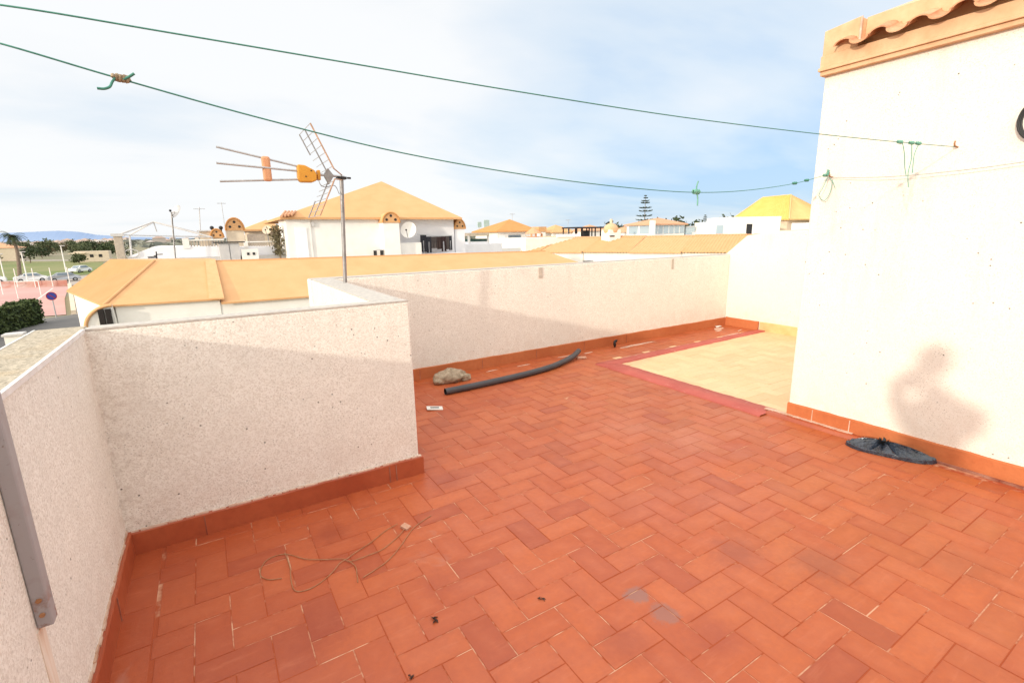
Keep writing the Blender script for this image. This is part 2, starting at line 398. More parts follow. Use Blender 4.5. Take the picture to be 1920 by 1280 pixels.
# ------------------------------------------------------------------ terrace floor
UX, UY, X0, Y0 = .1337, .1268, .035, 1.6
def floor():
    mb = MB(); rg = random.Random(3)
    XL, XR, YB, YT = -.38, 7.44, -3.0, 4.93
    def painted(x, y):
        if y > 4.40: return 1.
        return 0. if x > 4.05 and y > 2.1 else 1.
    def ok(x, y): return not (x > 4.06 and y < 2.14)
    def add(x0, x1, y0, y1):
        x0, x1, y0, y1 = max(x0, XL), min(x1, XR), max(y0, YB), min(y1, YT)
        cx, cy = (x0 + x1) / 2, (y0 + y1) / 2
        if x1 - x0 < .02 or y1 - y0 < .02 or not ok(cx, cy): return
        if x1 > 4.06 and cy < 2.14: x1 = 4.06
        one(x0, x1, y0, y1)
    def one(x0, x1, y0, y1):
        g = .0014
        cx, cy = (x0 + x1) / 2, (y0 + y1) / 2
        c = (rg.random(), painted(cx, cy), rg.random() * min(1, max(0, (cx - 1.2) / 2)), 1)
        dz = rg.uniform(-.0009, .0009); tx, ty = rg.uniform(-.004, .004), rg.uniform(-.004, .004)
        h = lambda x, y: dz + (x - cx) * tx + (y - cy) * ty
        EX = (x0, x1, y0, y1); x0 += g; x1 -= g; y0 += g; y1 -= g; b = .0016; mb.ext = mb.ext or {}; mb.ext[len(mb.v)] = EX
        T = [(x0 + b, y0 + b), (x1 - b, y0 + b), (x1 - b, y1 - b), (x0 + b, y1 - b)]
        B = [(x0, y0), (x1, y0), (x1, y1), (x0, y1)]
        mb.face([(x, y, h(x, y)) for x, y in T], 0, c)
        for k in range(4):
            k2 = (k + 1) % 4
            mb.ext[len(mb.v)] = EX
            mb.face([(*B[k], -.003), (*B[k2], -.003), (*T[k2], h(*T[k2])), (*T[k], h(*T[k]))], 0, c)
    for i in range(-8, 60):
        for j in range(-40, 32):
            c = (i - j) % 4
            x, y = X0 + (i - 4) * UX, Y0 + j * UY
            if c == 0: add(x, x + 2 * UX, y, y + UY)
            elif c == 3: add(x, x + UX, y, y + 2 * UY)
    # border courses along the walls
    y = -3.0
    while y < 2.90:
        one(-.515, XL, y, min(y + .26, 2.96)); y += .26
    x = 1.05
    while x < 7.42:
        one(x, min(x + .265, 7.43), YT, 5.055); x += .265
    s = .0062
    for (x0, x1, y0, y1, p) in ((-.52, 4.05, -3, 5.07, 1), (4.05, 7.45, 2.1, 4.40, 0), (4.05, 7.45, 4.40, 5.07, 1), (4.05, 4.2, -3, 2.1, 1)):
        mb.face([(x0, y0, -.0014), (x1, y0, -.0014), (x1, y1, -.0014), (x0, y1, -.0014)], 1, (.5, p, .5, 1))
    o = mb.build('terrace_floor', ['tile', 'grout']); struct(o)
    b = MB(); b.box(-.5, 7.5, -3, 5.05, -.3, -.02); struct(b.build('floor_slab', 'grey'))
    return o
floor()

def strip(pts_l, pts_r, z0, z1, rg, wob=.012, n=40):
    """raised irregular strip between two straight edges"""
    rows = []
    for k in range(n + 1):
        t = k / n
        a = Vector(pts_l[0]).lerp(Vector(pts_l[1]), t); b = Vector(pts_r[0]).lerp(Vector(pts_r[1]), t)
        d = (b - a).normalized()
        a = a - d * rg.uniform(0, wob); b = b + d * rg.uniform(0, wob)
        rows.append([(a.x, a.y, z0), (*(a + d * .012)[:2], z1 + rg.uniform(-.0015, .0015)), (*((a + b) / 2)[:2], z1 + rg.uniform(0, .002)), (*(b - d * .012)[:2], z1 + rg.uniform(-.0015, .0015)), (b.x, b.y, z0)])
    return rows
rg = random.Random(11)
mb = MB()
mb.grid(strip([(3.93, 2.27), (3.93, 4.40)], [(4.20, 2.27), (4.20, 4.24)], -.004, .010, rg))
mb.grid(strip([(3.93, 4.405), (7.42, 4.47)], [(4.15, 4.235), (7.42, 4.33)], -.004, .013, rg, n=60))
struct(mb.build('painted_band', 'band'))

# flaking mortar patches along the wall foot
mb = MB()
def patch(cx, cy, sx, sy, a, z=.003):
    n = 14; P = []
    for k in range(n):
        t = 2 * PI * k / n; q = rg.uniform(.55, 1.1)
        x, y = sx * math.cos(t) * q, sy * math.sin(t) * q
        P.append((cx + x * math.cos(a) - y * math.sin(a), cy + x * math.sin(a) + y * math.cos(a)))
    mb.prism(P, -.002, z)
for q in ((3.85, 4.93, .14, .014, .05), (4.25, 4.90, .10, .016, .1), (5.15, 4.86, .42, .030, .02), (4.9, 4.84, .12, .02, 0), (4.75, 4.44, .40, .012, .02), (5.6, 4.455, .5, .015, .02), (7.05, 4.90, .16, .05, .1), (6.9, 4.80, .1, .03, 0), (6.8, 4.5, .25, .02, .02), (7.2, 4.62, .12, .012, .3), (2.75, 4.9, .1, .012, .1), (3.2, 4.88, .12, .012, 0)):
    patch(*q)
struct(mb.build('mortar_patches', 'flake'))

# ------------------------------------------------------------------ parapet walls
HT = 1.19
def wallbox(parent, name, m, x0, x1, y0, y1, z0, z1, bv=.012):
    return bevel(MB().box(x0, x1, y0, y1, z0, z1).build(name, m, parent), bv)
def skirt_x(parent, y, x0, x1, out=-1, h=.125, d=.018, joints=(), m='skirt', seed=1, light=()):
    """skirting along X on a wall face at y, projecting toward out*y; hand-laid top line"""
    r2 = random.Random(seed); n = max(2, int((x1 - x0) / .08)); rows = []
    for k in range(n + 1):
        x = x0 + (x1 - x0) * k / n; j = r2.uniform(-.003, .003); jz = r2.uniform(-.003, .003); yy = y + out * (d + j * .5)
        rows.append([(x, y - out * .01, h + jz), (x, yy - out * .004, h + jz), (x, yy, h - .006 + jz), (x, yy, .0), (x, yy + out * .0, -.01)])
    mb = MB(); mb.grid(rows, smooth=False)
    for r_ in (rows[0], rows[-1]): mb.face([(r_[0][0], y - out * .01, -.01)] + [r_[k] for k in (0, 1, 2, 3)])
    o = mb.build('skirting', m, parent)
    for x in joints: MB().box(x - .002, x + .002, y + out * (d - .002), y + out * (d + .0025), .002, h - .01).build('skirting_joint', 'joint_light' if light else 'joint_dark', o)
    return o
def skirt_y(parent, x, y0, y1, out=1, h=.125, d=.018, joints=(), m='skirt', seed=2, jm='joint_dark', z0=0):
    r2 = random.Random(seed); n = max(2, int((y1 - y0) / .08)); rows = []
    for k in range(n + 1):
        y = y0 + (y1 - y0) * k / n; j = r2.uniform(-.003, .003); jz = r2.uniform(-.003, .003); xx = x + out * (d + j * .5)
        rows.append([(x - out * .01, y, h + jz), (xx - out * .004, y, h + jz), (xx, y, h - .006 + jz), (xx, y, z0), (xx, y, z0 - .01)])
    mb = MB(); mb.grid(rows, smooth=False)
    for r_ in (rows[0], rows[-1]): mb.face([(x - out * .01, r_[0][1], -.01)] + [r_[k] for k in (0, 1, 2, 3)])
    o = mb.build('skirting', m, parent)
    for y in joints: MB().box(x + out * (d - .002), x + out * (d + .003), y - .003, y + .003, .004, h - .008).build('skirting_joint', jm, o)
    return o

# left parapet
w = thing('parapet_wall', 'roughcast parapet at the left edge, with a grey steel post bolted to it', 'wall', (-.62, 1, 0))
wallbox(w, 'wall_body', 'plaster', -.715, -.52, -3, 3.095, GZ, HT - .006)
MB().box(-.712, -.528, -3, 3.09, HT - .006, HT + .004).build('coping', 'coping', w)
MB().box(-.528, -.516, -3, 2.967, HT - .012, HT + .007).build('edge_trim', 'trim', w)
MB().box(-.719, -.712, -3, 3.09, HT - .012, HT + .006).build('edge_trim', 'trim', w)
sk = skirt_y(w, -.52, -3, 2.97, 1, .125, .02, joints=(2.42, 1.9, 1.35, .8), seed=5)
mb = MB(); r2 = random.Random(8)                      # crumbling mortar line above the skirting
for k in range(52):
    y = 2.93 - k * .045
    mb.box(-.525, -.5125 + r2.uniform(-.003, .003), y, y + .046, .118, .128 + r2.uniform(0, .012))
mb.build('mortar_line', 'joint_light', w)
# front parapet (short one facing the camera)
w = thing('parapet_wall', 'short roughcast parapet facing us, half in shadow, dark pits in its plaster', 'wall', (.3, 3.0, 0))
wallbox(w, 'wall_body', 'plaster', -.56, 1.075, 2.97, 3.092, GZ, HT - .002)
MB().box(-.51, 1.066, 3.0, 3.088, HT - .002, HT + .003).build('coping', 'grey_coping', w)
MB().box(-.515, 1.068, 2.9685, 3.0, HT - .004, HT + .005).build('edge_trim', 'grey_coping', w)
skirt_x(w, 2.97, -.505, 1.098, -1, .125, .022, joints=(-.18, .86, .905), seed=6)
mb = MB(); r2 = random.Random(9)
for k in range(40):
    x = -.5 + k * .04
    mb.box(x, x + r2.uniform(.02, .045), 2.952 + r2.uniform(0, .006), 2.975, .121, .128 + r2.uniform(0, .005))
mb.build('mortar_line', 'flake', w)
# side parapet carrying the mast
w = thing('parapet_wall', 'side parapet with a dark stained top that carries the television mast', 'wall', (.96, 4, 0))
wallbox(w, 'wall_body', 'plaster_bright', .86, 1.07, 3.094, 5.068, GZ, HT - .004)
MB().box(.868, 1.062, 3.096, 5.064, HT - .004, HT + .003).build('coping', 'grey_coping', w)
skirt_y(w, 1.07, 2.985, 5.05, 1, .125, .02, seed=12)
# back parapet
w = thing('parapet_wall', 'long cream parapet across the back with a diagonal shadow and two drip stains', 'wall', (4, 5.1, 0))
wallbox(w, 'wall_body', 'plaster', .85, 7.448, 5.07, 5.25, GZ, HT - .002)
MB().box(.858, 7.44, 5.075, 5.245, HT - .002, HT + .003).build('coping', 'grey_coping', w)
skirt_x(w, 5.07, 1.09, 7.43, -1, .13, .022, joints=(1.9, 2.7, 3.5, 4.3, 5.1), m='skirt_sunlit', seed=14)
MB().box(3.55, 3.61, 5.062, 5.069, 1.04, 1.17).build('drip_stain', mat('drip_stain', (.42, .38, .32), .95, (.6, .53, .45), 30), w)
MB().box(6.02, 6.06, 5.062, 5.069, 1.02, 1.175).build('drip_stain', bpy.data.materials['drip_stain'], w)
# far parapet with slanted corner
w = thing('parapet_wall', 'white end parapet that steps up with a slanted corner, burnt out by sun', 'wall', (7.5, 3.5, 0))
o = MB().extr([(7.45, 1.2, GZ), (7.45, 5.25, GZ), (7.45, 5.25, HT), (7.45, 5.16, HT), (7.45, 4.80, 1.49), (7.45, 4.25, 1.555), (7.45, 1.2, 1.60)], (.2, 0, 0)).build('wall_body', 'plaster_bright', w); bevel(o, .012)
skirt_y(w, 7.45, 4.46, 5.05, -1, .14, .022, m='skirt_sunlit', seed=17)
skirt_y(w, 7.45, 2.16, 4.44, -1, .14, .02, m='skirt_light', seed=18)

# ------------------------------------------------------------------ stair housing on the right
b = thing('stair_housing', 'tall white rendered stair housing on the right with an ochre tiled cornice', 'building', (5.5, 0, 0))
wallbox(b, 'wall', 'plaster_bright', 4.15, 7.44, -3.0, 2.15, GZ, 2.72, .01)
skirt_y(b, 4.15, -3, 2.15, -1, .128, .02, joints=(1.94, 1.66), jm='joint_light', m='skirt_sunlit', seed=21, z0=.0)
mb = MB(); mb.grid(strip([(4.03, 2.28), (4.045, 1.50)], [(4.135, 2.28), (4.135, 1.50)], -.004, .022, rg, .006, 24)); mb.build('ledge', 'skirt', b)
mb = MB(); r2 = random.Random(4)
for k in range(28):
    y = 2.30 - k * .025
    mb.box(4.105 + r2.uniform(-.008, .004), 4.134, y, y + .03, .018, .027 + r2.uniform(0, .003))
mb.build('mortar_line', 'joint_light', b)
mb = MB(); r2 = random.Random(41)
for k in range(30):
    y = 1.2 - k * .06
    mb.box(4.108 + r2.uniform(-.006, .004), 4.134, y, y + .07, -.002, .010 + r2.uniform(0, .003))
mb.build('mortar_line', 'joint_dark', b)
# cornice: two stepped mouldings, fascia, tiles, roof
mb = MB()
mb.box(4.105, 7.46, -3.02, 2.165, 2.705, 2.735); mb.box(4.088, 7.46, -3.03, 2.175, 2.735, 2.758)
mb.box(4.10, 7.46, -3.02, 2.168, 2.758, 2.84); bevel(mb.build('cornice', 'cornice', b), .004)
mb = MB()
mb.extr([(4.112, 1.93, 2.84), (4.112, 2.166, 2.84), (4.112, 2.166, 3.01), (4.112, 1.93, 3.035)], (3.3, 0, 0)); bevel(mb.build('verge_block', 'cornice', b), .006)
mb = MB()
mb.extr([(4.2, -3, 2.84), (7.4, -3, 2.84), (7.4, -3, 3.75), (5.6, -3, 3.55), (4.2, -3, 3.04)], (0, 4.928, 0)); mb.build('roof', 'cornice', b)
mb = MB(); mb.box(4.104, 4.112, 1.914, 1.926, 2.87, 3.03); mb.build('verge_joint', 'flake', b)
def barrel(o, y, length, r, up, z, xf, seed):
    """one half-round tile sloping down toward -X; up=1 cover, -1 channel"""
    r2 = random.Random(seed); mb = MB(); n = 10; rows_o = []; rows_i = []
    dz = r2.uniform(-.004, .006); xs = xf + r2.uniform(-.012, .012); tw = r2.uniform(-.02, .02)
    for t in (0, .5, 1):
        x = xs + t * length; zz = z + dz + t * length * .42; rr = r * (1 + .10 * (t if up < 0 else -t))
        ro = []; ri = []
        for k in range(n + 1):
            a = PI * k / n
            ro.append((x, y + tw * t + rr * math.cos(a), zz + up * rr * .62 * math.sin(a)))
            ri.append((x, y + tw * t + (rr - .012) * math.cos(a), zz + up * ((rr - .012) * .62 * math.sin(a))))
        rows_o.append(ro); rows_i.append(ri)
    mb.grid(rows_o); mb.grid([list(reversed(q)) for q in rows_i])
    for k in range(n): mb.face([rows_o[0][k], rows_i[0][k], rows_i[0][k + 1], rows_o[0][k + 1]])
    return mb.build('roof_tile', 'clay' if (seed % 3) else 'clay2', o)
for k in range(11):
    y = 2.0 - k * .22
    if k > 9: break
    barrel(b, y, .40, .064, 1, 2.868, 4.05, 100 + k)
    barrel(b, y - .110, .40, .060, -1, 2.878, 4.03, 200 + k)
    mbt = MB()
for k in range(9):   # second course behind
    y = 2.02 - k * .243
    if k < 1: continue
    barrel(b, y, .34, .070, 1, 2.985, 4.20, 300 + k)

# black cable coil hanging on the wall
mb = MB()
for q in range(3):
    pts = [(4.12 - .006 * q, .918 + (.085 + .006 * q) * math.cos(t), 2.18 + (.105 + .006 * q) * math.sin(t)) for t in [2 * PI * k / 28 for k in range(29)]]
    mb.tube(pts, .006, 6)
mb.tube([(4.12, .93, 2.29), (4.13, .918, 2.31)], .008)
tag(mb.build('cable_coil', 'black'), 'coil of black cable hanging high on the white wall at the right edge', 'cable')

# ------------------------------------------------------------------ steel post, ropes
mb = MB(); mb.box(-.519, -.484, 1.665, 1.708, .56, 2.2)
p_ = thing('clothesline_post', 'grey rusting steel post bolted upright to the left parapet', 'post', (-.5, 1.69, .56))
bevel(mb.build('post_tube', 'post', p_), .004)
mb = MB()
for z in (.60, .645): MB().tube([(-.502, 1.6655, z), (-.502, 1.661, z)], .007, 6).build('bolt', 'rust', p_)
MB().box(-.5205, -.5175, 1.655, 1.715, .26, .555).build('rust_streak', mat('rust_streak', (.72, .58, .45), .95, (.80, .73, .64), 9, stretch=(1, 8, 1)), p_)

def smooth_poly(P, n=6):
    out = []; P = [Vector(p) for p in P]
    for k in range(len(P) - 1):
        p0, p1, p2, p3 = P[max(k - 1, 0)], P[k], P[k + 1], P[min(k + 2, len(P) - 1)]
        for j in range(n):
            t = j / n
            out.append(.5 * ((2 * p1) + (p2 - p0) * t + (2 * p0 - 5 * p1 + 4 * p2 - p3) * t * t + (3 * p1 - p0 - 3 * p2 + p3) * t ** 3))
    out.append(P[-1]); return out
def knot(parent, c, d, m, r=.011, name='knot', ln=.05):
    mb = MB(); c = Vector(c); d = Vector(d).normalized()
    a = d.cross(Vector((0, 0, 1))).normalized(); u = a.cross(d)
    pts = [c + d * (-.5 + t / 24) * ln + (a * math.cos(t * .95) + u * math.sin(t * .95)) * (r * (.7 + .3 * math.sin(t))) for t in range(25)]
    mb.tube(pts, .0048, 6)
    return mb.build(name, m, parent)
def ends(parent, lists, m, r=.0025):
    for P in lists: MB().tube(smooth_poly(P, 4), r, 6).build('loose_end', m, parent)
L1 = [(-.50, 1.665, 2.105), (-.293, 1.54, 2.085), (.003, 1.523, 2.079), (.393, 1.501, 2.069), (.929, 1.47, 2.055), (1.712, 1.425, 2.043), (2.671, 1.37, 2.049), (3.509, 1.322, 2.065), (4.112, 1.287, 2.081)]
r1 = thing('clothesline', 'upper green clothesline running from the top left to the rusty hook', 'rope', L1[0])
MB().tube(smooth_poly(L1), .0020, 8).build('rope', 'rope', r1)
for q in (3.43, 3.56, 3.64): knot(r1, (q, 1.326 - (q - 3.43) * .06, 2.062 + (q - 3.43) * .03), (1, -.06, .02), 'rope_fade', .009, ln=.04)
ends(r1, [[(3.45, 1.32, 2.06), (3.47, 1.31, 2.0), (3.5, 1.31, 1.93), (3.51, 1.30, 1.88)], [(3.56, 1.315, 2.06), (3.57, 1.31, 1.98), (3.555, 1.31, 1.90), (3.56, 1.30, 1.82)], [(3.64, 1.312, 2.06), (3.6, 1.31, 2.0), (3.585, 1.30, 1.9)]], 'rope_fade')
L2 = [(-.50, 1.665, 2.07), (-.311, 1.566, 2.017), (-.115, 1.586, 1.979), (.202, 1.619, 1.924), (.622, 1.663, 1.867), (1.184, 1.722, 1.825), (1.79, 1.786, 1.803), (2.36, 1.846, 1.801), (2.912, 1.903, 1.832), (3.566, 1.972, 1.902), (4.073, 2.025, 1.985), (4.125, 2.03, 1.99)]
r2_ = thing('clothesline', 'lower sagging green clothesline with a brown knot near its left end', 'rope', L2[0])
MB().tube(smooth_poly(L2), .0020, 8).build('rope', 'rope', r2_)
k_ = (-.115, 1.586, 1.979)
mb = MB(); d = Vector((.3, .05, -.055)).normalized()
for q in range(4): knot(r2_, Vector(k_) + d * (.006 * q), d + Vector((.1 * q, 0, .2)), 'tape', .007, ln=.026) if q < 2 else None
ends(r2_, [[(-.122, 1.58, 1.980), (-.130, 1.578, 1.968), (-.136, 1.575, 1.956), (-.147, 1.57, 1.949), (-.160, 1.568, 1.948)], [(-.108, 1.58, 1.977), (-.098, 1.578, 1.982), (-.084, 1.575, 1.992)]], 'rope', .003)
knot(r2_, (2.36, 1.846, 1.801), (1, .1, .03), 'rope_fade', .015)
ends(r2_, [[(2.36, 1.84, 1.80), (2.355, 1.84, 1.83), (2.36, 1.835, 1.86)], [(2.36, 1.84, 1.80), (2.37, 1.84, 1.77), (2.365, 1.835, 1.73)]], 'rope_fade', .004)
for q in ((3.566, 1.972, 1.902), (3.75, 1.99, 1.93)): knot(r2_, q, (1, .1, .1), 'rope', .008)
knot(r2_, (4.06, 2.02, 1.98), (1, .1, .1), 'rope_fade', .012); knot(r2_, (4.05, 2.0, 2.0), (.3, .1, 1), 'rope_fade', .009, ln=.04)
ends(r2_, [[(4.10, 2.02, 1.975), (4.07, 2.03, 1.90), (4.08, 2.06, 1.84), (4.11, 2.03, 1.80), (4.12, 2.0, 1.86), (4.11, 1.99, 1.95)], [(4.09, 2.01, 1.97), (4.1, 1.98, 1.93), (4.12, 1.97, 1.89)]], 'rope_fade')
L3 = [(4.118, 2.0, 1.967), (4.09, 1.7, 1.937), (4.085, 1.378, 1.929), (4.09, .958, 1.947), (4.09, .2, 2.02), (4.12, -.8, 2.15)]
r3 = thing('clothesline', 'thin grey cord stretched along the white wall below the rusty hook', 'rope', L3[0])
MB().tube(smooth_poly(L3), .0024, 6).build('rope', 'rope_grey', r3)
def hook(loc, label):
    h = thing('wall_hook', label, 'hook', loc, 'hooks holding the clotheslines')
    x, y, z = loc
    MB().tube([(x + .035, y, z), (x, y, z), (x - .022, y, z + .004), (x - .034, y, z + .018), (x - .026, y, z + .03)], .005, 8).build('hook_rod', 'rust', h)
    mb = MB(); r5 = random.Random(int(y * 100))
    P = [(x + .0285, y + .035 * math.cos(t) * r5.uniform(.6, 1.3), z - .004 + .035 * math.sin(t) * r5.uniform(.6, 1.3)) for t in [2 * PI * k / 14 for k in range(14)]]
    mb.extr(P, (.004, 0, 0)); mb.build('rust_patch', mat('rust_patch', (.62, .40, .24), .95, (.75, .6, .45), 40), h)
hook((4.122, 1.285, 2.082), 'rusty hook in the white wall where the upper rope ends')
hook((4.122, 2.01, 1.972), 'pale rusty hook at the wall corner where the lower rope ends')

# ------------------------------------------------------------------ TV antenna
ax, ay, az = 1.045, 4.5, HT
a = thing('tv_antenna', 'television aerial with yellow box on a steel mast above the side parapet', 'antenna', (ax, ay, az))
MB().tube([(ax, ay, az - .02), (ax + .05, ay, 2.10)], .0165, 10).build('mast', 'steel', a)
mb = MB(); mb.box(ax + .01, ax + .085, ay - .035, ay + .035, 2.075, 2.095); mb.tube([(ax + .09, ay - .03, 2.085), (ax + .12, ay - .03, 2.085)], .009, 6)
mb.tube([(ax + .02, ay - .04, 2.085), (ax + .02, ay + .04, 2.085)], .006, 6); mb.build('clamp', 'black', a)
MB().tube([(1.12, ay, 2.098), (.86, ay, 2.108)], .011, 8).build('boom', 'steel_light', a)
for (x0, z0, z1, y1) in ((.19, 2.276, 2.155, 4.5), (.173, 2.149, 2.125, 4.42), (.182, 2.026, 2.065, 4.5)):
    mb = MB(); mb.tube([(x0, y1, z0), (.80, ay, z1)], .0085, 8); mb.build('boom', 'steel_light', a)
o = MB().box(.485, .548, 4.46, 4.50, 2.035, 2.225).build('director', 'oplastic', a); bevel(o, .018, 3)
mb = MB(); mb.extr([(.745, 4.455, 2.175), (.80, 4.455, 2.172), (.875, 4.455, 2.135), (.89, 4.455, 2.10), (.885, 4.455, 2.055), (.85, 4.455, 2.04), (.76, 4.455, 2.038), (.74, 4.455, 2.06)][::-1], (0, .08, 0))
o = mb.build('dipole_box', 'yplastic', a); bevel(o, .01, 2)
for q in ((.80, 2.082), (.845, 2.13)): MB().tube([(q[0], 4.4545, q[1]), (q[0], 4.4515, q[1])], .006, 8).build('screw', 'black', o)
o = MB().box(.895, .92, 4.47, 4.53, 2.06, 2.14).build('dipole_cap', 'yplastic', a); bevel(o, .006)
MB().tube(smooth_poly([(.90, 4.47, 2.06), (.91, 4.46, 2.02), (.95, 4.47, 2.005), (1.03, 4.49, 2.02), (1.06, 4.48, 1.95)]), .0035, 6).build('cable', 'steel', a)
MB().extr([(.955, ay - .02, 2.115), (.985, ay - .02, 2.16), (1.03, ay - .02, 2.10), (.985, ay - .02, 2.03), (.955, ay - .02, 2.09)][::-1], (0, .04, 0)).build('reflector_bracket', 'steel', a)
for (zb, zt, xb, xt) in ((2.13, 2.455, .98, .835), (2.05, 1.765, .98, .84)):
    g = MB(); sgn = 1 if zt > zb else -1
    for k in range(7):
        t = .05 + .95 * k / 6
        x = xb + (xt - xb) * t; z = zb + (zt - zb) * t
        g.tube([(x, 4.24, z), (x, 4.76, z)], .0026, 6)
    fr = g.build('reflector_grid', 'steel_light', a)
    MB().tube([(xb, ay, zb), (xt, ay, zt)], .0055, 6).build('rod', 'steel', fr)
    MB().tube([(xb, 4.25, zb), (xt, 4.25, zt)], .0062, 6).build('rod', 'copper', fr)
    MB().tube([(xb + (xt - xb) * .5, 4.75, zb + (zt - zb) * .5), (xt, 4.75, zt)], .0055, 6).build('rod', 'steel', fr)
    MB().tube([(ax + .055, ay, (zb + 2.09) / 2), (xb, 4.25, zb)], .005, 6).build('rod', 'copper', fr)

# ------------------------------------------------------------------ things on the floor
mb = MB()
P = smooth_poly([(1.914, 4.399, .034), (2.3, 4.405, .034), (2.735, 4.43, .034), (3.1, 4.475, .034), (3.42, 4.55, .036), (3.8, 4.70, .05), (4.02, 4.83, .075)], 5)
mb.tube(P, .034, 14, cap=False)
mb.tube(P, .028, 14, mi=1, cap=False)
n = len(P)
o = mb.build('drain_pipe', ['pipe', 'black']); tag(o, 'long dark grey plastic pipe lying curved on the tiles by the back parapet', 'pipe')
# stone
mb = MB(); r5 = random.Random(5); mb.ball((2.16, 4.80, .055), (.20, .12, .085), 0, 16, 9, .16, r5)
mb.ball((2.03, 4.79, .035), (.09, .08, .045), 0, 10, 6, .2, r5); mb.ball((2.31, 4.74, .03), (.08, .06, .05), 0, 10, 6, .2, r5)
o = mb.build('stone', 'stone'); tag(o, 'rough beige lump of stone lying against the back parapet', 'stone')
sd = o.modifiers.new('sub', 'SUBSURF'); sd.levels = sd.render_levels = 2
tx = bpy.data.textures.new('stone_clouds', 'CLOUDS'); tx.noise_scale = .04
dm = o.modifiers.new('disp', 'DISPLACE'); dm.texture = tx; dm.strength = .03; dm.mid_level = .5
# white plate
pz = thing('switch_plate', 'small white plastic switch plate lying on the red tiles beside the pipe end', 'plate', (1.66, 4.08, 0))
rotm = Matrix.Translation((1.66, 4.08, .008)) @ Matrix.Rotation(R(-18), 4, 'Z') @ Matrix.Rotation(R(6), 4, 'Y')
bevel(MB().box(-.075, .075, -.045, .045, -.005, .005, rot=rotm).build('plate', 'whiteplastic', pz), .003)
MB().box(-.04, .04, -.012, .012, .0035, .007, rot=rotm).build('slot', 'black', pz)
# bits by the back wall
mb = MB(); mb.ball((4.755, 4.93, .05), (.02, .02, .045), 0, 8, 5, .25, r5); mb.ball((4.78, 4.93, .09), (.03, .015, .02), 0, 8, 5, .3, r5)
tag(mb.build('plastic_scrap', 'black'), 'crumpled scrap of black plastic standing at the foot of the back parapet', 'scrap')
mb = MB(); mb.box(-.03, .03, -.06, .06, -.012, .012, rot=Matrix.Translation((3.98, 4.72, .012)) @ Matrix.Rotation(R(65), 4, 'Z'))
o = mb.build('brick_chip', 'brickbit'); bevel(o, .006); tag(o, 'broken orange brick chip lying at the far end of the dark pipe', 'brick')
mb = MB(); mb.ball((7.18, 5.0, .01), (.07, .035, .012), 0, 10, 5, .3, r5)
tag(mb.build('mortar_crumb', 'whiteplastic'), 'white crumb of mortar in the far corner of the terrace', 'rubble')
for q, (x, y, s, lb) in enumerate(((.638, 1.686, .012, 'small dark dry leaf curled on the tiles near the bottom centre'), (1.084, 1.539, .009, 'tiny dark leaf scrap on the tiles right of the curled one'), (.449, 1.481, .008, 'tiny dark speck of debris at the very bottom edge'))):
    mb = MB()
    for k in range(4):
        a_ = rg.uniform(0, 6.3); c_ = Vector((x + rg.uniform(-s, s), y + rg.uniform(-s, s), .003)); d_ = Vector((math.cos(a_), math.sin(a_), .3)) * s * 1.5; e_ = Vector((-math.sin(a_), math.cos(a_), .2)) * s * .45
        mb.face([c_ - d_, c_ - e_ + Vector((0, 0, .004)), c_ + d_, c_ + e_ + Vector((0, 0, .006))])
    tag(mb.build('dry_leaf', mat('dry_leaf', (.06, .028, .02), .9)), lb, 'leaf', 'specks of leaf litter on the tiles')
# twine
tw = thing('twine', 'loose loop of dirty twine with a scrap of tape on the near tiles', 'string', (.4, 2.25, 0))
P1 = [(.12, 2.33, .004), (.06, 2.36, .004), (.035, 2.43, .004), (.075, 2.52, .004), (.16, 2.52, .004), (.24, 2.42, .005), (.32, 2.36, .006), (.40, 2.31, .008), (.43, 2.27, .007), (.53, 2.27, .006), (.60, 2.28, .005), (.70, 2.34, .005), (.77, 2.40, .008)]
P2 = [(.16, 2.53, .006), (.165, 2.40, .004), (.155, 2.28, .004), (.16, 2.205, .004), (.20, 2.18, .004), (.26, 2.19, .004), (.33, 2.235, .005), (.38, 2.285, .007), (.42, 2.30, .008), (.47, 2.33, .006), (.56, 2.37, .005), (.66, 2.43, .005), (.735, 2.45, .009)]
P3 = [(.42, 2.28, .01), (.44, 2.22, .005), (.43, 2.15, .004), (.42, 2.10, .004)]
P4 = [(.45, 2.12, .004), (.58, 2.17, .004), (.68, 2.25, .004), (.80, 2.37, .004), (.93, 2.43, .004)]
for P in (P1, P2, P3, P4): MB().tube(smooth_poly(P, 5), .0019, 6).build('string', 'twine', tw)
MB().box(-.018, .018, -.024, .024, 0, .012, rot=Matrix.Translation((.765, 2.40, .002)) @ Matrix.Rotation(R(30), 4, 'Z') @ Matrix.Rotation(R(8), 4, 'X')).build('tape_scrap', 'brickbit', tw)
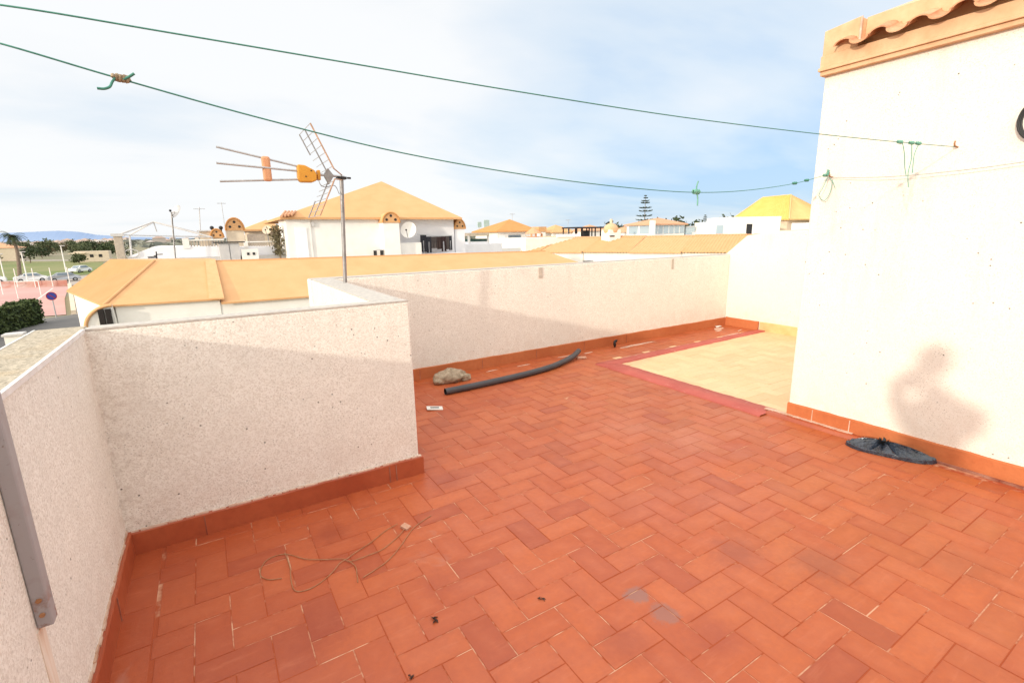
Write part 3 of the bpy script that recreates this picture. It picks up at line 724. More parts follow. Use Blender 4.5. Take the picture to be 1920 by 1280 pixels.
# bin liner: gathered leaf-shaped flat bag
bg = thing('plastic_bag', 'flattened black plastic bin liner with its neck gathered, by the right wall', 'bag', (4.02, 1.36, 0))
mb = MB(); c0 = Vector((4.06, 1.40, .030)); rows = []; NS = 34; r5 = random.Random(21)
ctr = Vector((4.02, 1.34, 0)); dirv = Vector((-.16, .5, 0)).normalized(); nv = Vector((-dirv.y, dirv.x, 0))
fold = [r5.uniform(-1, 1) for _ in range(NS)]
for t in (0, .05, .12, .22, .34, .46, .58, .70, .80, .88, .94, .98, 1.0):
    row = []
    for k in range(NS):
        a_ = 2 * PI * k / NS; ca, sa = math.cos(a_), math.sin(a_)
        L_ = .265 if ca > 0 else .255; Wd = .105 + .012 * math.sin(3 * a_)
        edge = ctr + dirv * (L_ * math.copysign(abs(ca) ** (1.0 if ca < 0 else .8), ca)) + nv * (Wd * math.copysign(abs(sa) ** 1.2, sa)) + dirv * .008 * fold[k]
        p = c0.lerp(Vector((edge.x, edge.y, 0)), t)
        f = (1 if k % 2 else -1) * (.5 + .5 * abs(fold[k])) + .5 * math.sin(k * .9 + fold[(k * 7) % NS])
        z = .020 * (1 - t) ** 1.3 + .021 * f * math.sin(PI * min(1, .12 + t * .86)) ** .7 + .010 + .018 * (1 - t ** 6) + (.012 if .9 < t < .99 else 0)
        row.append((p.x, p.y, max(.003, z) if t < 1 else .001))
    rows.append(row)
mb.grid(rows, True, smooth=False); mb.face(rows[0])
mb.build('bag_sheet', 'bag', bg)
mb = MB()
for k in range(26):
    a_ = r5.uniform(0, 6.3); q = Vector((math.cos(a_), math.sin(a_), 0)); b_ = c0 + q * r5.uniform(.0, .02); h_ = r5.uniform(.02, .055)
    s_ = Vector((-q.y, q.x, 0)) * r5.uniform(.006, .014)
    mb.face([b_ - s_, b_ + s_, b_ + s_ * .6 + q * r5.uniform(.01, .04) + Vector((0, 0, h_)), b_ - s_ * .9 + q * r5.uniform(.01, .035) + Vector((0, 0, h_ * .8))])
mb.build('bag_neck', 'black', bg)
# ------------------------------------------------------------------ ground and street; most background positions below computed from image pixels
def sheet(name, poly, z, m):
    mb = MB(); mb.face([(x, y, z) for x, y in poly]); return struct(mb.build(name, m))
sheet('ground', [(9000 * math.cos(2 * PI * k / 32), 9000 * math.sin(2 * PI * k / 32)) for k in range(32)], GZ - .06, 'soil')
sheet('road', [(-18, 36), (9, 36), (9, 59), (-11, 59), (-13, 57.5), (-30, 60), (-30, 52)], GZ - .02, 'asphalt')
sheet('road', [(-120, 275), (-62, 246), (-36, 222), (-33, 226), (-58, 254), (-118, 290)], GZ - .02, 'pave')
sheet('pavement', [(-11.0, 59.0), (-15.2, 87), (-12, 88), (-4, 60)], GZ + .0, 'pave')
sheet('grass', [(-90, 150), (-48, 127), (-29, 121), (-18, 132), (-27, 200), (-37, 220), (-62, 243), (-120, 270)], GZ - .02, 'grass')
sheet('parking', [(-60, 112), (-30, 104), (-17, 99), (-14, 128), (-29, 120), (-60, 132)], GZ - .01, 'pave')
sheet('sports_court', [(-11.4, 59.5), (-14.4, 76), (-17.6, 97), (-29, 103), (-60, 112), (-52, 66), (-20, 60)], GZ + .0, 'court')
mb = MB()
for a_, b_ in (((-14.5, 64), (-36, 70)), ((-15.5, 63), (-19.0, 95)), ((-17, 78), (-40, 86))):
    A_, B_ = Vector((*a_, 0)), Vector((*b_, 0)); n_ = (B_ - A_).normalized(); n_ = Vector((-n_.y, n_.x, 0)) * .09
    mb.face([(p.x, p.y, GZ + .012) for p in (A_ - n_, B_ - n_, B_ + n_, A_ + n_)])
struct(mb.build('court_marking', 'courtline'))
# sloping wall and kerb at the court's corner
w = thing('ramp_wall', 'low ochre retaining wall rising beside the court corner', 'wall', (-11, 60, GZ))
MB().extr([(-10.2, 59.2, GZ), (-11.0, 59.4, GZ), (-14.6, 80, GZ), (-14.6, 80, GZ + 1.5), (-11.0, 59.4, GZ + .35)][1:], (.35, .05, 0)).build('wall_body', 'cream', w)
o = MB().extr([(-17.8, 97.5, GZ), (-29, 103.2, GZ), (-60, 112.3, GZ), (-60, 112.3, GZ + .9), (-29, 103.2, GZ + .9), (-17.8, 97.5, GZ + .9)], (.02, .25, 0)).build('court_wall', mat('court_wall', (.50, .40, .36), .9, (.40, .16, .12), .35))
tag(o, 'long low wall behind the pink court with dark red patches', 'wall')
for k in range(9):      # court fence posts
    t = k / 8; x = -17.4 - 17 * t; y = 97 + 7.5 * t
    if k == 0:
        p0_ = thing('fence_post', 'slim white post of the sports court fence', 'post', (x, y, GZ), 'white posts along the court')
        MB().tube([(x, y, GZ), (x, y, GZ + 2.8)], .055, 6).build('pole', 'white', p0_)
    else: copy_thing(p0_, (x, y, GZ))
for k, (x, y, h) in enumerate(((-22.5, 88, 2.2), (-17.2, 80, 2.0))):
    g_ = thing('goal_frame', ['white goal frame on the pink court, left of the blue sign', 'white goal frame at the right side of the pink court'][k], 'goal', (x, y, GZ), 'goals on the court')
    MB().tube([(x, y, GZ), (x, y, GZ + h), (x - 2.2, y + .6, GZ + h), (x - 2.2, y + .6, GZ)], .05, 6).build('bar', 'white', g_)
# no-parking sign
s_ = thing('road_sign', 'round blue no parking sign on a pole beside the court', 'sign', (-11.58, 56.9, GZ))
MB().tube([(-11.6, 57, GZ), (-11.6, 57, -2.7)], .045, 8).build('pole', 'steel_light', s_)
def disc(mb, c, r, n_, th=.02, seg=20, mi=0):
    c = Vector(c); n_ = Vector(n_).normalized(); a_ = n_.cross(Vector((0, 0, 1))).normalized(); u_ = a_.cross(n_)
    P = [c + (a_ * math.cos(2 * PI * k / seg) + u_ * math.sin(2 * PI * k / seg)) * r for k in range(seg)]
    mb.extr(P, n_ * th, mi); return a_, u_
mb = MB(); nd = Vector((.2, -.98, 0)); cc = Vector((-11.6, 56.93, -3.03)); disc(mb, cc, .36, nd); pl_ = mb.build('plate', 'signblue', s_)
mb = MB(); a_ = nd.cross(Vector((0, 0, 1))).normalized(); u_ = Vector((0, 0, 1))
rows = [[cc + nd * .03 + (a_ * math.cos(2 * PI * k / 20) + u_ * math.sin(2 * PI * k / 20)) * r for k in range(20)] for r in (.36, .30)]
mb.grid(rows, True)
d_ = (a_ + u_).normalized(); e_ = (a_ - u_).normalized()
mb.face([cc + nd * .032 + d_ * .3 + e_ * .03, cc + nd * .032 + d_ * .3 - e_ * .03, cc + nd * .032 - d_ * .3 - e_ * .03, cc + nd * .032 - d_ * .3 + e_ * .03])
mb.build('red_band', 'signred', pl_)

# lamp posts
for k, (x, y, h, lb) in enumerate(((-19.9, 110, 5.8, 'pale lamp post right of the palm, by the parked cars'), (-24.2, 107, 5.0, 'pale lamp post just left of the palm trunk'), (-29.5, 118, 4.6, 'pale lamp post at the far left, beyond the hedge'))):
    l_ = thing('street_lamp', lb, 'lamp', (x, y, GZ), 'street lamps')
    MB().tube([(x, y, GZ), (x, y, GZ + h)], [.10, .07], 6).build('pole', 'white', l_)
    MB().box(x - .15, x + .5, y - .1, y + .1, GZ + h, GZ + h + .12).build('lamp_head', 'grey', l_)

# parked cars
def car(x, y, rz, paint, label):
    c = thing('parked_car', label, 'car', (0, 0, 0), 'cars parked by the court')
    mb = MB()
    prof = [(-2.1, .35), (-2.12, .75), (-1.95, .95), (-1.35, 1.0), (-.75, 1.45), (.85, 1.48), (1.5, 1.02), (2.0, .85), (2.1, .55), (2.08, .32)]
    L_ = []
    for sgn in (-.84, -.80, .80, .84):
        k = 1 if abs(sgn) < .82 else .985
        L_.append([(px_ * k, sgn * (1 if pz < 1.02 else .82), pz) for px_, pz in prof])
    mb.grid(L_, smooth=False); mb.face(L_[0][::-1]); mb.face(L_[-1]); mb.grid([[r_[-1] for r_ in L_], [r_[0] for r_ in L_]], smooth=False)
    mb.build('body', paint, c)
    for sgn in (-1, 1): mb = MB(); mb.face([(-1.2, sgn * .80, 1.06), (1.3, sgn * .80, 1.06), (.78, sgn * .70, 1.42), (-.7, sgn * .70, 1.42)][::sgn]); mb.build('side_window', 'glass', c)
    mb = MB(); mb.face([(-1.42, -.64, 1.04), (-.79, -.6, 1.44), (-.79, .6, 1.44), (-1.42, .64, 1.04)]); mb.build('windscreen', 'glass', c); mb = MB(); mb.face([(1.47, -.64, 1.06), (.90, -.6, 1.46), (.90, .6, 1.46), (1.47, .64, 1.06)][::-1])
    mb.build('rear_window', 'glass', c)
    for wx in (-1.3, 1.3):
        for wy in (-.78, .78):
            mb = MB(); disc(mb, (wx, wy - .08, .32), .32, (0, 1, 0), .16, 14); wh = mb.build('wheel', 'tyre', c)
            mb = MB(); disc(mb, (wx, wy - .085 if wy < 0 else wy + .06, .32), .18, (0, 1, 0), .03, 10); mb.build('hubcap', 'carsilver', wh)
    c.location = (x, y, GZ); c.rotation_euler.z = rz
    return c
car(-20.3, 110, R(14), 'carsilver', 'silver car parked nearest the orange roof behind the court')
car(-25.0, 112.6, R(15), 'carwhite', 'white car parked left of the silver car behind the court')
car(-30.5, 114.3, R(10), 'carwhite', 'white car parked at the far left behind the court, below the palm')
car(-22.6, 138, R(60), 'carwhite', 'white car further back by the green field, at the roof edge')

# hedge and gate pillar
def leaf_quads(mb, P, n_, s, rg_, mi=0):
    for _ in range(n_):
        c = P(); a_ = Vector((rg_.gauss(0, 1), rg_.gauss(0, 1), rg_.gauss(0, 1))).normalized()
        b_ = a_.cross(Vector((rg_.gauss(0, 1), rg_.gauss(0, 1), rg_.gauss(0, 1)))).normalized()
        k = s * rg_.uniform(.6, 1.3)
        mb.face([c - a_ * k, c + b_ * k * .6, c + a_ * k, c - b_ * k * .6], mi)
h_ = thing('hedge', 'trimmed dark green hedge beyond the left parapet', 'hedge', (-13, 51, GZ))
hp = [(-11.9, 55.0), (-13.2, 55.4), (-20.0, 36), (-16.6, 35.5)]
MB().prism([(-12.15, 54.8), (-13.1, 55.0), (-19.5, 36), (-17.0, 36)], GZ, GZ + 1.75).build('core', 'hedge_in', h_)
mb = MB(); r6 = random.Random(31)
def hpnt():
    u, v, k = r6.random(), r6.random(), r6.random()
    A_ = Vector((-12.05, 54.9, 0)).lerp(Vector((-16.8, 36, 0)), u); B_ = Vector((-13.1, 55.1, 0)).lerp(Vector((-19.6, 36, 0)), u)
    bump_ = .12 * math.sin(u * 31) + .1 * math.sin(u * 73 + 1)
    if k < .5: p = A_.lerp(B_, v); return Vector((p.x, p.y, GZ + 1.75 + bump_ + r6.uniform(-.1, .12)))
    if k < .85: return Vector((A_.x + r6.uniform(-.1, .15) + bump_ * .5, A_.y, GZ + v * 1.85))
    p = Vector((-12.1, 55, 0)).lerp(Vector((-13.1, 55.1, 0)), v); return Vector((p.x, p.y + r6.uniform(-.1, .12), GZ + r6.random() * 1.85))
leaf_quads(mb, hpnt, 9000, .12, r6); mb.build('foliage', 'hedge', h_)
o = thing('gate_pillar', 'white rendered gate pillar standing in front of the hedge', 'pillar', (-8.7, 34.2, GZ))
MB().box(-9.05, -8.4, 34, 34.6, GZ, -3.05).build('shaft', 'white', o); MB().box(-9.12, -8.33, 33.93, 34.67, -3.05, -2.95).build('cap', 'grey', o)

# ------------------------------------------------------------------ trees
def tree(x, y, h, r, leaf, label, group=None, seed=0, cr=.55, n_=420, ls=.28, trunk=True):
    rg_ = random.Random(seed); t = thing('tree', label, 'tree', (x, y, GZ), group)
    mb = MB(); top = GZ + h; base = GZ + h * (1 - cr)
    mb.tube([(x, y, GZ - .1), (x + .1, y, (GZ + base) / 2), (x, y, base + .4)], [h * .03, h * .024, h * .018], 6)
    cl = []
    for k in range(9):
        a_ = rg_.uniform(0, 6.3); q = rg_.uniform(.1, .75) * r; z = base + (top - base) * rg_.uniform(.12, .85)
        c = Vector((x + q * math.cos(a_), y + q * math.sin(a_), z)); cl.append((c, r * rg_.uniform(.28, .5)))
        mb.tube([(x, y, base), c], [h * .014, h * .004], 4, cap=False)
    mb.build('trunk', 'bark', t)
    mb = MB()
    def P():
        c, q = cl[rg_.randrange(len(cl))]
        v = Vector((rg_.gauss(0, .5), rg_.gauss(0, .5), rg_.gauss(0, .38)))
        return c + v * q
    leaf_quads(mb, P, n_, ls, rg_); mb.build('crown', leaf, t)
    return t
near = [(-47, 215, 5.5, 3, 'leaf_dark', 'dark round tree standing beyond the field, right of the palm'), (-36, 232, 4.6, 3.2, 'leaf', 'green bushy tree left of the small flat roofed house'), (-66, 205, 4.2, 3.4, 'leaf_olive', 'brownish bare tree at the far left edge'),
        (-56, 196, 6.2, 3.4, 'leaf_dark', 'tall dark tree just left of the palm trunk'), (-60, 225, 3.6, 3.6, 'leaf_olive', 'low olive brown scrub tree behind the palm'), (-26, 235, 5.2, 3.8, 'leaf_dark', 'dark tree right of the small flat roofed house'), (-31, 190, 3.0, 2.2, 'leaf', 'small green bush in front of the flat roofed house')]
for k, q in enumerate(near): tree(*q, seed=50 + k, cr=.75, n_=520, ls=.34)
protos = [tree(-75, 300, 5, 3.6, 'leaf_dark', 'small tree in the belt of trees beyond the green field', 'trees beyond the field', 61, .8, 260, .5), tree(-62, 310, 4.2, 3.8, 'leaf_olive', 'small tree in the belt of trees beyond the green field', 'trees beyond the field', 62, .8, 240, .5), tree(-50, 322, 5.5, 4, 'leaf', 'small tree in the belt of trees beyond the green field', 'trees beyond the field', 63, .8, 260, .5)]
r7 = random.Random(77)
for k in range(70):
    y = r7.uniform(262, 560); az_ = R(r7.uniform(-19, -6.5)); copy_thing(protos[k % 3], (y * math.tan(az_), y, GZ), rz=r7.uniform(0, 6), scale=r7.uniform(.8, 1.35))
# palm
px_, py_ = -27.2, 118.0
t = thing('palm_tree', 'tall palm with a ragged drooping crown rising over the court', 'palm', (px_, py_, GZ))
tr = [(px_ - .5, py_, GZ - .1), (px_ - .15, py_, GZ + 2.5), (px_ + .05, py_, GZ + 5.5), (px_ - .25, py_, GZ + 7.6)]
MB().tube(smooth_poly(tr, 4), [.34, .32, .3, .29, .28, .27, .26, .25, .25, .24, .24, .25, .28], 8).build('trunk', 'bark', t)
mb = MB(); top = Vector(tr[-1]); r8 = random.Random(12)
for k in range(30):
    a_ = k * 2.399 + r8.uniform(-.2, .2); el = r8.uniform(-.7, 1.1); L_ = r8.uniform(1.5, 2.2)
    prev = top; d = Vector((math.cos(a_) * math.cos(el), math.sin(a_) * math.cos(el), math.sin(el)))
    side = d.cross(Vector((0, 0, 1))).normalized()
    for s_i in range(6):
        d = (d + Vector((0, 0, -.24))).normalized(); nx = prev + d * L_ / 6
        for sg in (-1, 1):
            for q in (.0, .5):
                b_ = prev.lerp(nx, q); tip = b_ + side * sg * (.55 - .07 * s_i) + d * .25 + Vector((0, 0, -.18))
                mb.face([b_, b_ + d * .14, tip])
        prev = nx
mb.build('crown', 'leaf_dark', t)

# tree line on the right horizon and the araucaria
r9 = random.Random(90); first = None
for k in range(30):
    az_ = 43 + k * .62 + r9.uniform(-.3, .3); d_ = r9.uniform(92, 120); x, y = d_ * math.sin(R(az_)), d_ * math.cos(R(az_)); h = r9.uniform(7.6, 9.2)
    if k < 3: tree(x, y, h, 2.6, ['leaf_dark', 'leaf', 'leaf_dark'][k], 'dark green tree in the row on the right horizon', 'trees on the right horizon', 91 + k, .8, 330, .38); 
    else:
        src = [o for o in col.objects if o.get('group') == 'trees on the right horizon'][k % 3]
        copy_thing(src, (x, y, GZ), rz=r9.uniform(0, 6), scale=r9.uniform(.88, 1.12))
def araucaria(x, y, h, label, seed, tiers, sc=1.):
    t = thing('norfolk_pine', label, 'tree', (x, y, GZ)); r_ = random.Random(seed)
    top = GZ + h
    MB().tube([(x, y, GZ), (x, y, top)], [.22 * sc, .04 * sc], 6).build('trunk', 'bark', t)
    mb = MB()
    for dz, rad in tiers:
        z = top - dz * sc; n_ = 9
        for k in range(n_):
            a_ = 2 * PI * k / n_ + r_.uniform(-.2, .2); q = rad * sc * r_.uniform(.75, 1.1)
            P = [Vector((x + math.cos(a_) * q * u, y + math.sin(a_) * q * u, z + (-.18 * u + .42 * u * u) * q * .55)) for u in (0, .3, .6, .85, 1)]
            mb.tube(P, [.035 * sc, .05 * sc, .07 * sc, .07 * sc, .03 * sc], 4)
            for u in range(1, 5):
                for s_i in range(7):
                    c = P[u].lerp(P[u - 1], s_i / 7); a2 = Vector((-math.sin(a_), math.cos(a_), 0)) * r_.choice((-1, 1)) * .17 * sc
                    mb.face([c, c + a2 + Vector((0, 0, .10 * sc)), c + a2 * 1.1 + Vector((.05, .05, .16 * sc)), c + Vector((0, 0, .09 * sc))])
    mb.build('crown', 'leaf_dark', t)
araucaria(95.9, 90, 15.3, 'tall tiered araucaria tree standing out against the blue sky', 5, [(.25, .35), (.8, .6), (1.5, 1.0), (2.0, 1.25), (3.2, 1.6), (4.0, 1.9), (5.2, 2.2), (6.2, 2.3), (7.2, 2.5), (8.2, 2.6), (9.4, 2.7)])
araucaria(113, 85, 10.4, 'small dark conifer tip rising right of the sunroom', 6, [(.25, .3), (.7, .5), (1.3, .8), (1.9, 1.0), (2.6, 1.1), (3.4, 1.3), (4.2, 1.4), (5.2, 1.4)], .8)

# ------------------------------------------------------------------ far plain: small houses, wood, mountains
sm = []
def small_house(x, y, w_, d_, h_, label, wm, rm, group):
    mb = MB(); mb.box(x - w_ / 2, x + w_ / 2, y - d_ / 2, y + d_ / 2, GZ, GZ + h_)
    e = .3; zz = GZ + h_
    A_, B_, C_, D_ = (x - w_ / 2 - e, y - d_ / 2 - e, zz), (x + w_ / 2 + e, y - d_ / 2 - e, zz), (x + w_ / 2 + e, y + d_ / 2 + e, zz), (x - w_ / 2 - e, y + d_ / 2 + e, zz)
    t_ = (x, y, zz + min(w_, d_) * .22)
    for p, q in ((A_, B_), (B_, C_), (C_, D_), (D_, A_)): mb.face([p, q, t_], 1)
    mb.face([D_, C_, B_, A_], 1)
    o = mb.build('distant_house', [wm, rm]); me = o.data
    me.transform(Matrix.Translation((-x, -y, -GZ))); o.location = (x, y, GZ)
    return tag(o, label, 'house', group)
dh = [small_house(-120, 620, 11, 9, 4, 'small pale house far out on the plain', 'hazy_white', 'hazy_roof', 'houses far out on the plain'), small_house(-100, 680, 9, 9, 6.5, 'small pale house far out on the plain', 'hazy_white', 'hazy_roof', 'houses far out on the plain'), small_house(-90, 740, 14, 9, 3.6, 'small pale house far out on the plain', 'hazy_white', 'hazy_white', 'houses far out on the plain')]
for k in range(64):
    y = 560 + 1900 * r7.random() ** 1.6; az_ = R(r7.uniform(-20, 5)); copy_thing(dh[k % 3], (y * math.tan(az_), y, GZ), rz=r7.uniform(0, 3), scale=r7.uniform(.8, 1.3) * (1 + y / 4000))
h_ = thing('flat_house', 'small cream flat roofed house with two windows by the green field', 'house', (-31, 205, GZ))
MB().box(-34.4, -25.8, 205, 211, GZ, GZ + 3.3).build('wall', 'cream', h_); MB().box(-35.6, -31.5, 204, 212, GZ + 2.6, GZ + 2.9).build('porch_roof', 'cream', h_)
for x in (-30.6, -28.4): MB().box(x, x + .9, 204.96, 205.1, GZ + 1.4, GZ + 2.3).build('window', 'dark', h_)
for k in range(2): small_house([-78, -62][k], [232, 248][k], 13, 9, 3.6 + k, ['pale flat cottage at the far left behind the bare tree', 'pale cottage between the palm and the bare trees'][k], 'cream', ['cream', 'clay2'][k], None)
mb = MB(); r10 = random.Random(5)
for k in range(5200):
    y = 480 + 2400 * r10.random() ** 1.3; az_ = R(r10.uniform(-26, 60)); x = y * math.tan(az_) if az_ < R(40) else y * .9
    s_ = r10.uniform(2.2, 4.5) * (1 + y / 1600); c = Vector((x, y, GZ + s_ * .35))
    a_ = r10.uniform(0, 6.3); u_ = Vector((math.cos(a_), math.sin(a_), 0)) * s_; v_ = Vector((-math.sin(a_) * .3, math.cos(a_) * .3, 1)) * s_ * r10.uniform(.25, .55)
    mb.face([c - u_, c - u_ * .4 + v_, c + u_ * .5 + v_ * .8, c + u_ - v_ * .2, c - v_])
o = mb.build('distant_wood', 'townhaze'); o['kind'] = 'stuff'; tag(o, 'hazy far wood and scrub covering the plain', 'wood')
mb = MB(); top = []; r11 = random.Random(2)
prof = [(-3600, 55), (-2900, 62), (-2300, 70), (-1900, 72), (-1461, 79), (-1256, 85), (-1180, 90), (-1077, 93), (-1000, 88), (-931, 80), (-870, 66), (-821, 54), (-760, 48), (-684, 40), (-600, 31), (-500, 26), (-300, 18), (-100, 8), (200, -5)]
P = []
for k in range(len(prof) - 1):
    for j in range(8):
        t_ = j / 8; P.append((prof[k][0] + (prof[k + 1][0] - prof[k][0]) * t_, prof[k][1] + (prof[k + 1][1] - prof[k][1]) * t_ + r11.uniform(-1.2, 1.2)))
mb.grid([[(x, 5600, GZ) for x, z in P], [(x, 5800, GZ + (z - GZ) * .5) for x, z in P], [(x, 6000, z) for x, z in P], [(x, 6600, GZ) for x, z in P]])
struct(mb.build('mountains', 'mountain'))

# ------------------------------------------------------------------ neighbouring ochre-roofed houses; houses below rescaled about the camera onto deeper planes
def slab_roof(mb, eave, ridge, th=.06):
    n_ = len(eave)
    for k in range(n_ - 1):
        mb.face([eave[k], eave[k + 1], ridge[k + 1], ridge[k]], 1 if (n_ == 3 and k == 0) else 0)
    for k in range(n_ - 1):
        a_, b_ = Vector(eave[k]), Vector(eave[k + 1]); d = Vector((0, 0, -th))
        mb.face([a_ + d, b_ + d, b_, a_])
h1 = thing('terraced_house', 'white house with smooth ochre hipped roof and a curved arch at its left corner', 'house', (-1, 21, GZ))
E_ = [(-5.1, 27.5, -.44), (-2.88, 20, -.43), (.30, 20, -.47)]; Q_ = [(-3.35, 26.8, .82), (-1.6, 23.5, .79), (.30, 23.5, .72)]
mb = MB(); slab_roof(mb, E_, Q_)
mb.face([(-3.35, 26.8, .82), (-1.6, 23.5, .79), (.30, 23.5, .72), (.30, 27, .70)])
mb.face([(.30, 20.01, -.61), (.30, 20.01, -.48), (.30, 23.5, .71), (.30, 23.5, .5)][::-1])
mb.build('roof', ['ochre', 'ochre_hip'], h1)
MB().prism([(-2.62, 20.1), (.30, 20.1), (.30, 27.3), (-4.85, 27.3)], GZ, -.50).build('wall', 'white', h1)
mb = MB(); mb.tube([(-1.62, 23.5, .80), (-2.90, 19.98, -.42)], .05, 6); mb.build('hip_ridge', 'ochre', h1)
P = [(-2.62, 19.9, -1.5)] + [(-3.42 + .74 * (1 - math.cos(t_)), 19.9, -1.12 + .70 * math.sin(t_)) for t_ in [R(90) * (1 - k / 10) for k in range(11)]] + [(-3.42, 19.9, GZ), (-2.62, 19.9, GZ)]
pw = MB().extr(P, (0, .38, 0)).build('porch_wing', 'white', h1)
mb = MB(); mb.tube([(-3.42 + .74 * (1 - math.cos(t_)), 19.88, -1.12 + .70 * math.sin(t_)) for t_ in [R(90) * (k / 12) for k in range(13)]], .055, 8); mb.build('arch_moulding', 'pale_tile', pw)
for x in (-3.04, -2.86): MB().box(x, x + .14, 19.78, 19.91, -1.75, -.53).build('shutter', 'shutter', pw)
h2 = thing('terraced_house', 'long white house whose smooth ochre roof runs behind the antenna mast', 'house', (9, 21, GZ))
mb = MB(); E_ = [(.33, 20, -.62), (18.9, 20, -.64)]; Q_ = [(.33, 23.4, .69), (16.9, 23.4, .53)]
mb = MB(); slab_roof(mb, E_, Q_); mb.face([(18.9, 20, -.64), (18.9, 27, -.64), (16.9, 23.4, .53)]); mb.face([(.33, 23.4, .69), (16.9, 23.4, .53), (16.9, 23.6, .53), (.33, 23.6, .69)])
mb.build('roof', 'ochre', h2)
MB().box(.31, 18.5, 20.12, 26.6, GZ, -.66).build('wall', 'white', h2)
MB().extr([(-.02, 19.94, -.50), (.44, 19.94, -.50), (.40, 23.45, .74), (.05, 23.45, .74)], (0, 0, .05)).build('verge', 'pale_tile', h2)
MB().box(-.1 + 17.9, 18.25, 20.75, 21.1, -.22, .02).build('roof_vent', 'dark', h2)
MB().extr([(16.7, 23.38, .50), (16.9, 23.38, .50), (16.9, 23.38, .57), (.33, 23.38, .73), (.33, 23.38, .68)], (0, .2, 0)).build('ridge_cap', 'ochre', h2)

# ------------------------------------------------------------------ arched chimneys
def arch_chimney(x0, x1, y, dep, zb, zs, zt, label, group='chimneys with arched ochre tops', body='white', holes=3):
    c = thing('chimney', label, 'chimney', ((x0 + x1) / 2, y, zb), group)
    MB().box(x0 + .04, x1 - .04, y + .04, y + dep, zb, zs).build('shaft', body, c)
    cx, r_ = (x0 + x1) / 2, (x1 - x0) / 2
    P = [(cx + r_ * math.cos(t_), y, zs + (zt - zs) * math.sin(t_)) for t_ in [PI * k / 16 for k in range(17)]]
    cap = MB().extr(P, (0, dep + .04, 0)).build('cap', 'ochre', c)
    mb = MB(); mb.tube([(cx + r_ * math.cos(t_), y - .01, zs + (zt - zs) * math.sin(t_)) for t_ in [PI * k / 16 for k in range(17)]], .05, 6); mb.build('cap_rim', 'ochre_dark', cap)
    for hx, hz in ((-.5, .3), (.5, .3), (0, .68))[:holes]:
        mb = MB(); disc(mb, (cx + hx * r_, y - .012, zs + (zt - zs) * hz), r_ * .15, (0, 1, 0), .03, 10); mb.build('vent_hole', 'dark', cap)
    return c

# ------------------------------------------------------------------ white house with ochre pyramid roof
g_ = thing('villa', 'white house with a broad ochre pyramid roof behind the antenna', 'house', (9, 33, GZ))
mb = MB(); zE = 2.66
A_, B_, C_, D_ = (3.80, 29.75, zE), (14.75, 29.75, zE - .02), (14.9, 39.5, zE), (3.9, 39.5, zE); T_ = (11.05, 34.5, 5.22)
for p, q in ((A_, B_), (B_, C_), (C_, D_), (D_, A_)):
    mb.face([p, q, T_]); mb.face([Vector(p) - Vector((0, 0, .12)), Vector(q) - Vector((0, 0, .12)), q, p])
mb.face([D_, C_, B_, A_]); mb.build('roof', 'ochre', g_)
mb = MB()
for k in range(4): mb.tube([(3.85 + .17 * k, 29.55, zE + .03 + .03 * k), (4.2 + .17 * k, 30.4, zE + .33)], .07, 6)
mb.build('roof_tile', 'clay2', g_)
MB().box(4.1, 10.2, 30, 33, GZ, zE - .1).build('wall', 'white', g_)
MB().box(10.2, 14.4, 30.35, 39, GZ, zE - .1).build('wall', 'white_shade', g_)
MB().box(4.08, 5.35, 29.93, 30.02, GZ, zE - .12).build('corner_pier', 'white', g_)
MB().box(4.5, 5.1, 29.88, 29.94, .2, 2.1).build('door', 'white_shade', g_)
MB().box(5.4, 5.55, 29.9, 30, 2.15, 2.4).build('wall_lamp', 'grey', g_)
MB().box(10.3, 11.75, 29.6, 29.8, GZ, 1.12).build('balcony_wall', 'white', g_)
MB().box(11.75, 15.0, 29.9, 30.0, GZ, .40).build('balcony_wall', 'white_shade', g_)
arch_chimney(9.24, 10.30, 29.2, .95, .3, 2.32, 2.92, 'tall white chimney with an arched ochre top on the wall of the pyramid roofed house')
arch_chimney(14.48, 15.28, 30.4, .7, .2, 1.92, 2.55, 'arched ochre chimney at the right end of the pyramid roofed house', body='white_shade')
def dish(x, y, z, r_, dirv, m, label, mast=None, seg=20):
    d = thing('satellite_dish', label, 'dish', (x, y, z)); n_ = Vector(dirv).normalized(); a_ = n_.cross(Vector((0, 0, 1))).normalized(); u_ = a_.cross(n_); c = Vector((x, y, z))
    rows = [[c + (a_ * math.cos(2 * PI * k / seg) + u_ * math.sin(2 * PI * k / seg)) * r_ * q + n_ * (q * q * r_ * .25) for k in range(seg)] for q in (.02, .4, .75, 1)]
    mb = MB(); mb.grid(rows, True); mb.build('reflector', m, d)
    mb = MB(); mb.tube([c + u_ * -r_ + n_ * r_ * .25, c + n_ * r_ * .95 - u_ * .1], .02, 5); mb.build('feed_arm', 'steel', d)
    mb = MB(); mb.ball(c + n_ * r_ * .95 - u_ * .1, .06, 0, 8, 5); mb.build('feed_horn', 'black', d)
    if mast: MB().tube(mast, .04, 6).build('mast', 'steel', d)
    return d
dish(11.0, 29.6, 1.87, .50, (-.62, -.72, .25), 'white', 'large white satellite dish on the shaded wall left of the laundry', [(11.0, 30.4, 1.6), (11.0, 29.7, 1.8)])
